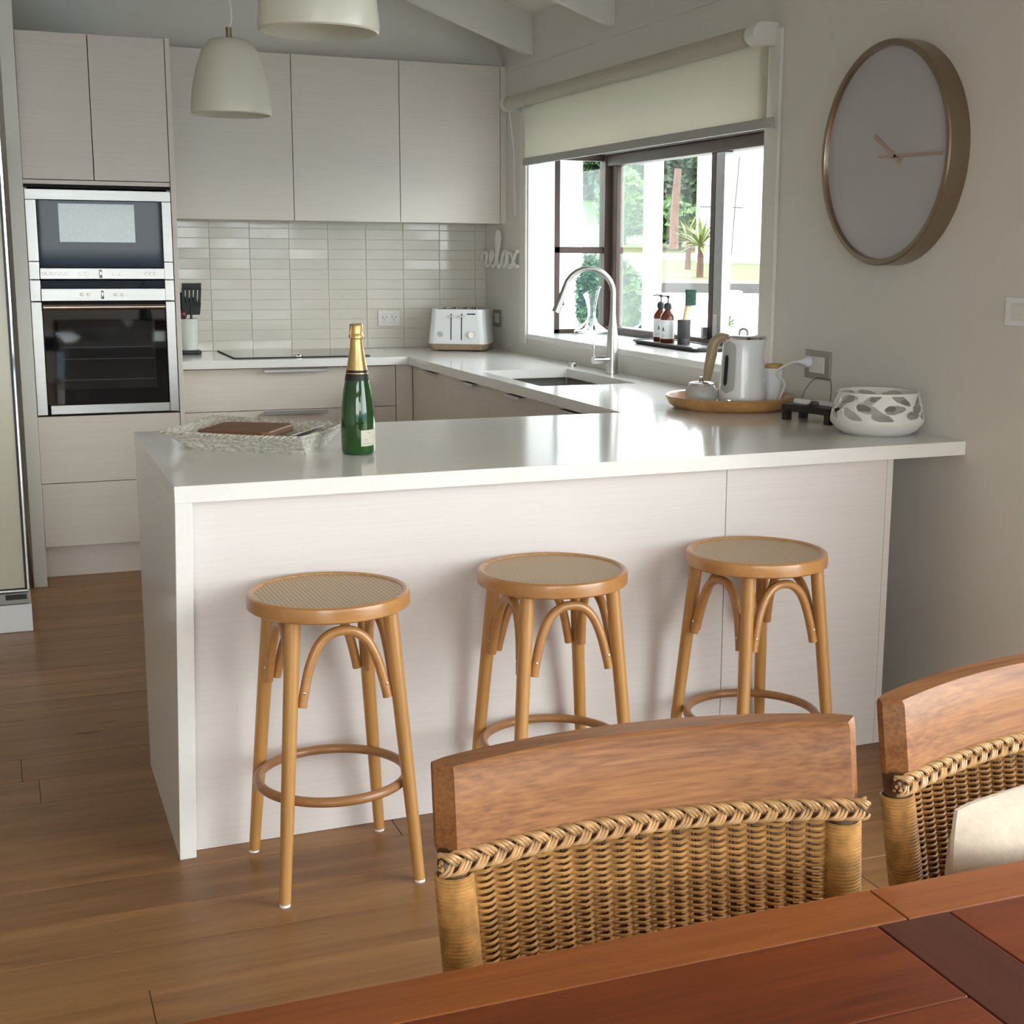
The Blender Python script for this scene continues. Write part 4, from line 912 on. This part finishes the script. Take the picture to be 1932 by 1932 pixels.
# black stand with adaptor and paper
st = thing('black_stand', 'low black stained wooden stand beside the round tray', 'stand', (2.42, 3.83, ZB))
A_, B_ = Vector((2.352, 3.905, 0)), Vector((2.405, 3.715, 0)); du = (B_-A_).normalized(); dn = Vector((-du.y, du.x, 0)); Wd = .105
def q8(a0, a1, b0, b1, z0, z1):
    f_ = lambda a, b2_, z: A_+du*a+dn*b2_+Vector((0, 0, z)); return [f_(a0, b0, z0), f_(a1, b0, z0), f_(a1, b1, z0), f_(a0, b1, z0), f_(a0, b0, z1), f_(a1, b0, z1), f_(a1, b1, z1), f_(a0, b1, z1)]
bm = new(); hexa(bm, q8(0, .205, 0, Wd, ZB+.030, ZB+.052), .003, 2); obj('top', bm, M['darkw'], st)
for a in (.0, .18):
    for b_ in (0.002, Wd-.024):
        bm = new(); hexa(bm, q8(a+.002, a+.024, b_, b_+.022, ZB, ZB+.031)); obj('foot', bm, M['darkw'], st)
bm = new(); hexa(bm, q8(.03, .09, .02, .045, ZB+.0525, ZB+.070), .006, 3); ad = tag(obj('charger_adaptor', bm, M['whitem'], None, True), 'small white charger adaptor lying on the black stand', 'adaptor')
bm = new(); lathe(bm, [(0, 0), (.013, 0), (.015, .006), (.012, .014), (0, .016)], A_+du*.115+dn*.03+Vector((0, 0, ZB+.0525)), 18); tag(obj('dark_knob', bm, M['slate'], None, True), 'small dark pebble shaped knob beside the adaptor on the black stand', 'knob')
bm = new(); hexa(bm, q8(.06, .19, .058, .10, ZB+.0525, ZB+.062)); tag(obj('envelope', bm, M['paper']), 'folded white paper on the black stand beside the perforated bowl', 'paper')
# perforated white bowl
wx, wy = 2.445, 3.505
prof = [(.0, .0), (.098, .0), (.118, .012), (.138, .034), (.1395, .045), (.134, .075), (.126, .105), (.1205, .128)]
rng = random.Random(9); holes = []
for rowi, (zc_, cnt, off) in enumerate(((.063, 9, .1), (.0865, 9, .45), (.110, 9, .8))):
    for i in range(cnt): holes.append(((i+off+rng.uniform(-.12, .12))/cnt, zc_+rng.uniform(-.003, .003), rng.uniform(.030, .040), rng.uniform(.0100, .0132), rng.uniform(-.5, .5)))
def inhole(u, z):
    for hu, hz, ha, hb, tl_ in holes:
        dx = ((u-hu+.5) % 1-.5)*2*PI*.13; dz = z-hz; x = dx*math.cos(tl_)+dz*math.sin(tl_); y = -dx*math.sin(tl_)+dz*math.cos(tl_)
        if abs(x/ha)**2.2+abs(y/(hb*(1-.35*x/ha)))**2.0 < 1: return True
    return False
bm = new(); NU = 260; zsn = [.0, .012, .034, .045]+[.0475+.0023*i for i in range(35)]+[.1285]; zsn = [z for z in zsn if z <= .1285]
def rad_(z):
    for (r0, z0), (r1, z1) in zip(prof[1:], prof[2:]):
        if z <= z1+1e-9: return r0+(r1-r0)*(z-z0)/(z1-z0)
    return prof[-1][0]
g = [[bm.verts.new((wx+rad_(z)*math.cos(2*PI*i/NU), wy+rad_(z)*math.sin(2*PI*i/NU), ZB+z)) for i in range(NU)] for z in zsn]
for j in range(len(zsn)-1):
    zm = (zsn[j]+zsn[j+1])/2
    for i in range(NU):
        if zm > .05 and zm < .121 and inhole((i+.5)/NU, zm): continue
        k2 = (i+1) % NU; bm.faces.new((g[j][i], g[j][k2], g[j+1][k2], g[j+1][i]))
bm.faces.new(g[0][::-1])
for v in [v for v in bm.verts if not v.link_faces]: bm.verts.remove(v)
o = tag(obj('perforated_bowl', bm, M['whitem'], None, True), 'round white ceramic bowl with a pebble shaped cut-out pattern', 'bowl')
md = o.modifiers.new('thickness', 'SOLIDIFY'); md.thickness = .005; md.offset = -1

# ------------------------------------------------------------------ toaster
ts = thing('toaster', 'white four slice toaster with timber base in the bench corner', 'toaster', (2.362, 7.30, ZB), None, -.50); ts.scale = (1.1, 1.1, 1.1)
def rbox(bm, w0, d0, w1, d1, z0, z1, r, n=5):
    """rounded-plan tapered block"""
    def ring(w_, d_, z):
        o_ = []
        for qx, qy, a0 in ((1, 1, 0), (-1, 1, PI/2), (-1, -1, PI), (1, -1, 3*PI/2)):
            for k_ in range(n+1):
                a = a0+PI/2*k_/n; o_.append(bm.verts.new((qx*(w_/2-r)+r*math.cos(a), qy*(d_/2-r)+r*math.sin(a), z)))
        return o_
    A, B = ring(w0, d0, z0), ring(w1, d1, z1); N_ = len(A)
    for i in range(N_): bm.faces.new((A[i], A[(i+1) % N_], B[(i+1) % N_], B[i]))
    bm.faces.new(A[::-1]); bm.faces.new(B)
bm = new(); rbox(bm, .296, .262, .262, .236, .036, .203, .035); obj('body', bm, M['white'], ts, True, local=True)
bm = new(); rbox(bm, .272, .24, .30, .266, .006, .036, .035); obj('timber_base', bm, mat('toaster_base', (.40, .29, .19), .5, noise=.08, nscale=20), ts, True, local=True)
for sx in (-1, 1):
    for sy in (-1, 1):
        bm = new(); cyl(bm, (sx*.09, sy*.08, 0), (sx*.09, sy*.08, .007), .012, 12); obj('foot', bm, M['black'], ts, True, local=True)
bm = new(); rbox(bm, .232, .205, .226, .20, .2025, .2065, .02); tpn = obj('top_plate', bm, M['chrome'], ts, True, local=True)
for x in (-.075, -.027, .027, .075):
    bm = new(); box(bm, x-.013, x+.013, -.075, .085, .2062, .2072); obj('slot', bm, M['gap'], tpn, local=True)
    bm = new(); tube(bm, [(x+.014, -.07, .2075), (x+.014, .08, .2075)], .003, 8); obj('slot_guard', bm, M['chrome'], tpn, True, local=True)
for x in (-.030, .022):
    bm = new(); hexa(bm, [(x-.0025, -.1305, .055), (x+.0025, -.1305, .055), (x+.0025, -.122, .055), (x-.0025, -.122, .055), (x-.0025, -.1208, .182), (x+.0025, -.1208, .182), (x+.0025, -.112, .182), (x-.0025, -.112, .182)]); obj('lever_slot', bm, M['ink'], ts, local=True)
    bm = new(); box(bm, x-.018, x+.018, -.136, -.117, .166, .173, .002); obj('lever', bm, M['chrome'], ts, True, local=True)
bm = new(); lathe(bm, [(0, .018), (.015, .018), (.018, .012), (.019, 0), (0, 0)], (.073, -.126, .082), 24, Matrix.Rotation(PI/2, 3, 'X')); obj('dial', bm, M['chrome'], ts, True, local=True)
bm = new(); lathe(bm, [(0, .003), (.011, .003), (.014, 0)], (-.083, -.127, .082), 20, Matrix.Rotation(PI/2, 3, 'X')); obj('button', bm, M['frost'], ts, True, local=True)
bm = new(); box(bm, .048, .090, -.1215, -.112, .178, .184, .001); obj('badge', bm, M['pump'], ts, local=True)

# ------------------------------------------------------------------ utensil crock
ux0, uy0 = .908, 7.36
bm = new(); prism(bm, [(ux0-.075, uy0-.06, ZB), (ux0+.045, uy0-.065, ZB), (ux0+.062, uy0-.04, ZB), (ux0+.06, uy0+.065, ZB), (ux0-.075, uy0+.065, ZB)], (0, 0, .020), .004, 2); tag(obj('black_dish', bm, M['black'], None, True), 'shiny black dish under the utensil crock', 'dish')
uc = thing('utensil_crock', 'pale ceramic utensil crock beside the oven tower', 'crock', (ux0, uy0, ZB+.02))
bm = new(); lathe(bm, [(0, 0), (.046, 0), (.050, .004), (.053, .16), (.049, .160), (.046, .01), (0, .008)], (ux0, uy0, ZB+.0205), 32); obj('body', bm, M['crock'], uc, True)
def utensil(name, label, dx, dy, tilt, head, z1):
    a = Vector((ux0+dx*.5, uy0+dy*.5, ZB+.032)); b_ = Vector((ux0+dx*.5+tilt[0], uy0+dy*.5+tilt[1], z1)); t_ = thing(name, label, 'utensil', a, 'utensils in the crock')
    bm = new(); tube(bm, [a, b_], [.005, .0045], 8); obj('handle', bm, M['black'], t_, True)
    d = (b_-a).normalized(); sd = Vector((1, .1, 0)).normalized(); ctr = b_
    if head == 'slice':
        for k_ in range(5):
            bm = new(); o0 = -.040+.020*k_; prism(bm, [ctr+sd*(o0-.0075)-d*.0, ctr+sd*(o0+.0075)-d*.0, ctr+sd*(o0*1.05+.0075)+d*.095, ctr+sd*(o0*1.05-.0075)+d*.095], (0, .004, 0)); obj('blade_slat', bm, M['black'], t_)
        for h0, h1 in ((-.045, .02), (.080, .115)):
            bm = new(); prism(bm, [ctr+sd*-.046+d*h0, ctr+sd*.046+d*h0, ctr+sd*.050+d*h1, ctr+sd*-.050+d*h1], (0, .0045, 0), .002); obj('blade_bar', bm, M['black'], t_)
    elif head == 'spoon':
        bm = new(); b2 = bmesh.new(); bmesh.ops.create_uvsphere(b2, u_segments=16, v_segments=10, radius=1)
        for v in b2.verts: v.co = ctr+sd*v.co.x*.032+d*(v.co.z*.045+.03)+Vector((0, v.co.y*.010, 0))
        merge(bm, b2); obj('bowl', bm, M['black'], t_, True)
    else:
        bm = new(); b2 = bmesh.new(); bmesh.ops.create_uvsphere(b2, u_segments=16, v_segments=10, radius=1)
        for v in b2.verts: v.co = ctr+sd*v.co.x*.022+d*(v.co.z*.026+.012)+Vector((0, v.co.y*.02, 0))
        merge(bm, b2); obj('head', bm, mat('maroon_plastic', (.10, .02, .018), .35, noise=.05), t_, True)
utensil('slotted_turner', 'black slotted turner standing upright in the utensil crock', .02, -.01, (.012, -.005), 'slice', ZB+.245)
utensil('serving_spoon', 'black serving spoon leaning out of the utensil crock behind the turner', .03, .02, (.012, .004), 'spoon', ZB+.215)
utensil('ladle', 'black ladle leaning towards the oven tower in the utensil crock', -.03, .02, (-.012, .004), 'spoon', ZB+.24)
utensil('masher', 'maroon headed utensil low at the front of the crock', -.02, -.03, (-.014, -.01), 'ball', ZB+.19)

# ------------------------------------------------------------------ on the window sill
SZ = OZ0
tx0, ty0 = 2.885, 5.70
ty = thing('sill_tray', 'long charcoal ceramic tray on the window sill', 'tray', (tx0, ty0, SZ))
bm = new()
def rr2(bm, w0, d0, w1, d1, z0, z1, r, c): 
    b2 = bmesh.new(); rbox(b2, w0, d0, w1, d1, z0, z1, r)
    for v in b2.verts: v.co += Vector(c)
    merge(bm, b2)
rr2(bm, .165, .62, .19, .66, 0, .016, .03, (tx0, ty0, SZ)); obj('base', bm, M['slate'], ty, True)
for (x0, x1, y0, y1) in ((-.095, -.085, -.30, .30), (.085, .095, -.30, .30), (-.075, .075, -.33, -.32), (-.075, .075, .32, .33)):
    bm = new(); box(bm, tx0+x0, tx0+x1, ty0+y0, ty0+y1, SZ+.015, SZ+.021, .003, 2); obj('lip', bm, M['slate'], ty, True)
def soap(x, y, label):
    t_ = thing('soap_bottle', label, 'bottle', (x, y, SZ+.0162), 'amber soap bottles on the sill tray')
    return t_
def build_soap(t_):
    bm = new(); lathe(bm, [(0, 0), (.031, 0), (.034, .004), (.034, .118), (.031, .128), (.022, .140), (.014, .149), (.0125, .155), (0, .155)], (0, 0, 0), 32); obj('body', bm, M['amber'], t_, True, local=True)
    bm = new(); lathe(bm, [(.0135, .152), (.018, .154), (.0185, .172), (.014, .180), (.008, .184), (0, .184)], (0, 0, 0), 20); pu = obj('pump_collar', bm, M['pump'], t_, True, local=True)
    bm = new(); tube(bm, [(0, 0, .183), (0, 0, .205)], .0035, 8); lathe(bm, [(0, .203), (.007, .204), (.0075, .214), (.006, .216), (0, .216)], (0, 0, 0), 12); tube(bm, [(0, 0, .212), (-.02, .004, .2135), (-.040, .008, .2115)], [.0035, .003, .0025], 8); obj('nozzle', bm, M['pump'], pu, True, local=True)
    vw = math.atan2(-5.8, -2.9)
    bm = new(); arcpatch(bm, (0, 0), .0343, vw-1.5, vw+1.5, .020, .105, 20); lb = obj('label', bm, M['white'], t_, True, local=True)
    # A mark and small print
    def at(a, z): return Vector((.0346*math.cos(vw+a), .0346*math.sin(vw+a), z))
    bm = new()
    for (p_, q_) in (((-.36, .054), (-.24, .072)), ((-.12, .054), (-.24, .072)), ((-.31, .060), (-.17, .060))):
        tube(bm, [at(*p_), at(*q_)], .0016, 6)
    obj('letter', bm, M['ink'], lb, local=True)
    for z, a0, a1 in ((.094, -.45, .05), (.042, -.42, -.15), (.035, -.42, 0.1), (.031, -.42, .0)):
        bm = new(); arcpatch(bm, (0, 0), .0345, vw+a0, vw+a1, z, z+.0012, 8); obj('print_line', bm, M['inkg'], lb, local=True)
so = soap(2.888, 5.905, 'amber pump soap bottle on the sill tray, the one beside the tap'); build_soap(so)
sp = copy_tree(so); sp.location = (2.860, 5.775, SZ+.0162); sp.rotation_euler = (0, 0, -.35); sp['label'] = 'amber pump soap bottle on the sill tray, the one beside the dark cup'
qx, qy = 2.893, 5.675
bm = new(); lathe(bm, [(0, 0), (.028, 0), (.029, .003), (.0275, .008), (.029, .012), (.0275, .017), (.029, .021), (.0275, .026), (.0295, .031), (.0305, .110), (.0275, .110), (.026, .006), (0, .005)], (qx, qy, SZ+.0162), 28); tag(obj('ribbed_cup', bm, M['slate'], None, True), 'tall charcoal cup with ribbed foot holding the dish brush', 'cup')
br = thing('dish_brush', 'dish scrubber with green pad and pale wooden handle in the dark cup', 'brush', (qx, qy, SZ+.024))
bm = new(); tube(bm, [(qx-.012, qy+.004, SZ+.024), (qx+.006, qy-.004, SZ+.15), (qx+.016, qy-.012, SZ+.20)], [.009, .011, .016], 10); obj('handle', bm, M['bamboo'], br, True)
bm = new(); b2 = bmesh.new(); rbox(b2, .048, .03, .05, .03, -.036, .036, .008)
for v in b2.verts: v.co = Matrix.Rotation(-.46, 3, 'Z') @ v.co+Vector((qx+.022, qy-.018, SZ+.226))
merge(bm, b2); obj('scourer_pad', bm, M['sponge'], br, True)
dx_, dy_ = 2.893, 6.735
bm = new(); lathe(bm, [(.006, .002), (.072, .0), (.090, .006), (.094, .016), (.075, .034), (.036, .062), (.022, .090), (.0225, .130), (.034, .185), (.047, .225), (.0455, .225), (.0325, .185), (.021, .130), (.0205, .092), (.034, .065), (.073, .037), (.091, .018), (.072, .006), (.006, .006), (.006, .002)], (dx_, dy_, SZ+.0005), 40)
for v in bm.verts:
    if v.co.z > SZ+.15: v.co.z += (v.co.x-dx_)*.35*((v.co.z-SZ-.15)/.055)
tag(obj('wine_decanter', bm, M['crystal'], None, True), 'clear glass decanter with slanted lip on the window sill', 'decanter')

# ------------------------------------------------------------------ outside the window
AZ = .458; FWD = Vector((math.sin(AZ), math.cos(AZ), 0)); LAT = Vector((math.cos(AZ), -math.sin(AZ), 0))
ZP = [(8, -.3), (25, .76), (30, .89), (45, 1.22), (52, 1.43), (60, 2.07), (95, 9.)]
def gz(u):
    for (a, za), (b_, zb_) in zip(ZP, ZP[1:]):
        if u <= b_: return za+(zb_-za)*(u-a)/(b_-a)
    return ZP[-1][1]
def O(px, u):
    d = ray((px, 478)); d = d/math.hypot(d[0], d[1]); return Vector((d[0]*u, d[1]*u, 0))
def zpx(px, py, u):
    d = ray((px, py)); return HCAM+d[2]/math.hypot(d[0], d[1])*u
M['concrete'] = mat('pale_concrete', (.62, .60, .56), .8, noise=.06, nscale=2)
M['lawn'] = mat('lawn', (.055, .062, .012), .9, noise=.25, nscale=4)
M['mulch'] = mat('bark_mulch', (.08, .045, .032), .9, noise=.45, nscale=14, bump=.6)
M['asph'] = mat('pale_road', (.55, .54, .52), .85, noise=.05, nscale=3)
M['edge'] = mat('timber_edging', (.045, .042, .04), .8, noise=.1)
M['leaf1'] = mat('bright_leaf', (.032, .080, .006), .55, noise=.5, nscale=5)
M['leaf2'] = mat('dark_leaf', (.015, .040, .007), .6, noise=.5, nscale=5)
M['leaf3'] = mat('grey_green_leaf', (.030, .064, .016), .6, noise=.5, nscale=9)
M['yuc'] = mat('yucca_leaf', (.115, .145, .03), .5, noise=.3, nscale=8)
M['bark'] = mat('red_brown_bark', (.085, .042, .03), .85, noise=.3, nscale=6)
M['weather'] = mat('white_weatherboard', (.74, .75, .76), .6, noise=.02)
def strip(name, u0, u1, m_, label, cat, v0=-45, v1=45, dz=0, n=1):
    bm = new(); us = [u0+(u1-u0)*i/n for i in range(n+1)]
    rows = [[bm.verts.new(FWD*u+LAT*v+Vector((0, 0, gz(u)+dz))) for v in (v0, v1)] for u in us]
    low = [[bm.verts.new(FWD*u+LAT*v+Vector((0, 0, gz(u)-.25))) for v in (v0, v1)] for u in us]
    for i in range(n):
        bm.faces.new((rows[i][0], rows[i][1], rows[i+1][1], rows[i+1][0])); bm.faces.new((low[i][0], low[i+1][0], low[i+1][1], low[i][1]))
        for s in (0, 1): bm.faces.new((rows[i][s], rows[i+1][s], low[i+1][s], low[i][s]))
    bm.faces.new((rows[0][0], low[0][0], low[0][1], rows[0][1])); bm.faces.new((rows[-1][0], rows[-1][1], low[-1][1], low[-1][0]))
    o = obj(name, bm, m_, None, base=False); o['kind'] = 'structure'; o['label'] = label
    return o
strip('paving', 9.5, 25, M['concrete'], 'pale concrete paving outside the window', 'ground', -3.2, 40)
strip('mulch_bed', 25, 30, M['mulch'], 'brown bark mulch bed along the paving', 'ground')
strip('lawn', 30, 45, M['lawn'], 'sunlit lawn behind the mulch bed', 'ground')
strip('road', 45, 52, M['asph'], 'pale road across the garden', 'ground')
strip('verge', 52, 60, M['lawn'], 'grass verge beyond the road', 'ground')
strip('hillside', 60, 95, M['leaf1'], 'green hillside behind the verge', 'ground')
bm = new(); box(bm, -30, 30, -.12, .12, -.1, .16)
for v in bm.verts: v.co = FWD*(24.9+v.co.y)+LAT*v.co.x+Vector((0, 0, gz(24.9)+v.co.z))
o = struct('garden_edging', bm, M['edge']); o['label'] = 'grey timber edging between paving and mulch'
# veranda post
pb = O(1231, 9.7); rot = Matrix.Rotation(-.75, 3, 'Z')
bm = new(); b2 = bmesh.new(); bmesh.ops.create_cube(b2, size=1)
for v in b2.verts: v.co = rot @ Vector((v.co.x*.105, v.co.y*.105, v.co.z*3.6))+pb+Vector((0, 0, 1.8+gz(9.7)-.05))
merge(bm, b2); tag(obj('veranda_post', bm, M['weather']), 'white square veranda post outside the window', 'post')
def foliage(bm, c, rx, ry, rz, n, s, seed, up=0):
    rg = random.Random(seed)
    for _ in range(n):
        while True:
            p_ = Vector((rg.uniform(-1, 1), rg.uniform(-1, 1), rg.uniform(-1, 1)))
            if .25 < p_.length < 1: break
        p_ = p_*(1+.12*math.sin(5*p_.x+3*p_.z)); q_ = Vector(c)+Vector((p_.x*rx, p_.y*ry, p_.z*rz))
        d = Vector((rg.gauss(0, 1), rg.gauss(0, 1), rg.gauss(0, 1)+up)).normalized(); e_ = d.orthogonal().normalized()
        L_ = s*rg.uniform(.6, 1.4); W_ = L_*.32
        vs = [bm.verts.new(q_-d*L_*.5), bm.verts.new(q_+e_*W_), bm.verts.new(q_+d*L_*.5), bm.verts.new(q_-e_*W_)]; bm.faces.new(vs)
def bush(label, px, u, py0, py1, wpx, m_, n, s, seed, cat='shrub', name='garden_shrub', trunk=True, up=0):
    c = O(px, u); z1 = zpx(px, py0, u); z0 = max(gz(u) if u > 8 else -.3, zpx(px, py1, u)); rx = wpx/2/FPX*u*1.0
    t_ = thing(name, label, cat, (c.x, c.y, gz(u)), 'garden plants outside the window')
    bm = new(); foliage(bm, (c.x, c.y, (z0+z1)/2), rx, rx, (z1-z0)/2, n, s, seed, up); obj('foliage', bm, m_, t_)
    if trunk:
        bm = new(); tube(bm, [(c.x, c.y, gz(u)-.05), (c.x, c.y, (z0+z1)/2)], [rx*.08, rx*.05], 8); obj('stem', bm, M['bark'], t_)
    return t_
bush('grey green shrub behind the tap, close to the window', 1186, 12.5, 498, 640, 62, M['leaf3'], 2600, .075, 1)
bush('tall green shrub seen through the side pane of the window', 1118, 13, 475, 640, 56, M['leaf3'], 2600, .075, 2)
bush('bright green shrub on the bank left of the veranda post', 1178, 56, 318, 452, 95, M['leaf1'], 3000, .42, 3)
bush('tall dark tree on the bank behind the bright shrub', 1190, 66, 235, 440, 130, M['leaf2'], 2500, .7, 4, 'tree', 'garden_tree')
bush('bright green shrub on the bank right of the veranda post', 1282, 54, 385, 455, 100, M['leaf1'], 2600, .40, 5)
bush('dark leafy tree on the bank next to the white garage', 1325, 64, 240, 415, 70, M['leaf2'], 2500, .6, 6, 'tree', 'garden_tree')
bush('wide dark tree at the top of the bank behind the post', 1255, 72, 225, 420, 120, M['leaf2'], 2500, .8, 7, 'tree', 'garden_tree')
bush('tree seen through the side pane above the transom', 1118, 70, 250, 440, 66, M['leaf2'], 2500, .75, 8, 'tree', 'garden_tree')
# bare brown trunk
c = O(1271, 50); bm = new(); tube(bm, [(c.x, c.y, zpx(1271, 470, 50)), (c.x, c.y, zpx(1271, 400, 50)), (c.x+.1, c.y, zpx(1271, 318, 50))], [.17, .15, .12], 10); tag(obj('bare_trunk', bm, M['bark'], None, True), 'bare red brown tree trunk on the bank', 'tree trunk')
def spiky(name, label, px, u, pyb, pyc, n, ln, m_, seed, trunk, cat='plant'):
    rg = random.Random(seed); c = O(px, u); zb_ = zpx(px, pyb, u); zt = zpx(px, pyc, u); t_ = thing(name, label, cat, (c.x, c.y, gz(u)))
    if trunk: bm = new(); tube(bm, [(c.x, c.y, gz(u)-.05), (c.x+.02, c.y, zt)], [.085, .07], 8); obj('trunk', bm, M['bark'], t_, True)
    for i in range(n):
        a = i*2.4; el = rg.uniform(-.35, 1.35); L_ = ln*rg.uniform(.8, 1.1); d = Vector((math.cos(a)*math.cos(el), math.sin(a)*math.cos(el), math.sin(el))); sd = d.cross(Vector((0, 0, 1)))
        sd = sd.normalized() if sd.length > .01 else Vector((1, 0, 0)); o0 = Vector((c.x, c.y, zt)); wd = ln*.055
        p1 = o0+d*L_*.5+Vector((0, 0, .02*L_)); p2 = o0+d*L_-Vector((0, 0, .10*L_)); nn = d.cross(sd)*.01
        bm = new(); hexa(bm, [o0-sd*wd*.6, o0+sd*wd*.6, p1+sd*wd, p1-sd*wd, o0-sd*wd*.6+nn, o0+sd*wd*.6+nn, p1+sd*wd+nn, p1-sd*wd+nn]); v_ = [bm.verts.new(q_) for q_ in (p1-sd*wd, p1+sd*wd, p2)]; bm.faces.new(v_)
        obj('leaf', bm, m_, t_)
spiky('yucca', 'spiky yellow green yucca on a bare trunk by the lawn', 1321, 31, 525, 462, 34, .72, M['yuc'], 1, True)
spiky('young_yucca', 'second yellow green yucca partly in front of the white garage', 1298, 36, 490, 452, 26, .66, M['yuc'], 2, True)
spiky('agave', 'dark spiky agave in the mulch behind the veranda post', 1228, 27, 545, 530, 22, .42, M['leaf2'], 3, False)
spiky('strappy_plant', 'small strappy green plant on the paving beyond the sliding pane', 1376, 14, 625, 612, 18, .17, M['leaf1'], 4, False)
# white garage
gc = O(1375, 42); 
gt = thing('white_garage', 'white garage with a panelled door beyond the lawn', 'garage', (gc.x, gc.y, gz(42)))
wl = O(1312, 42); wr = O(1470, 42); dd = (wr-wl).normalized(); nn = Vector((-dd.y, dd.x, 0)); H0 = gz(42)-.3
bm = new(); hexa(bm, [wl+Vector((0, 0, H0)), wr+Vector((0, 0, H0)), wr+nn*2.5+Vector((0, 0, H0)), wl+nn*2.5+Vector((0, 0, H0)), wl+Vector((0, 0, H0+5)), wr+Vector((0, 0, H0+5)), wr+nn*2.5+Vector((0, 0, H0+5)), wl+nn*2.5+Vector((0, 0, H0+5))]); obj('wall', bm, M['weather'], gt)
bm = new()
for a, b_ in (((1318, 390), (1400, 392)), ((1390, 296), (1384, 392)), ((1384, 392), (1380, 482))):
    p0, p1 = O(a[0], 41.9), O(b_[0], 41.9); tube(bm, [(p0.x, p0.y, zpx(a[0], a[1], 41.9)), (p1.x, p1.y, zpx(b_[0], b_[1], 41.9))], .018, 5)
obj('panel_joint', bm, M['edge'], gt)
# neighbouring white house seen through the side pane
wl = O(1005, 24); wr = O(1098, 24); dd = (wr-wl).normalized(); nn = Vector((-dd.y, dd.x, 0))
bm = new(); hexa(bm, [wl+Vector((0, 0, .2)), wr+Vector((0, 0, .2)), wr+nn*3+Vector((0, 0, .2)), wl+nn*3+Vector((0, 0, .2)), wl+Vector((0, 0, 5.5)), wr+Vector((0, 0, 5.5)), wr+nn*3+Vector((0, 0, 5.5)), wl+nn*3+Vector((0, 0, 5.5))]); tag(obj('neighbour_house', bm, M['weather']), 'white wall of a neighbouring house beyond the side pane', 'house')
# hose on the edging
hc = O(1382, 24.0); bm = new()
pts = [Vector((hc.x, hc.y, gz(24)+.03+.012*k_/9))+LAT*(.18+.015*math.sin(k_*.7))*math.cos(k_*.7)+FWD*.12*math.sin(k_*.7)+Vector((0, 0, .02*abs(math.sin(k_*.35)))) for k_ in range(54)]
tube(bm, pts, .014, 6); tag(obj('garden_hose', bm, mat('pale_blue_hose', (.30, .42, .50), .5, noise=.1), None, True), 'pale blue coil of hose on the paving beside the mulch', 'hose')
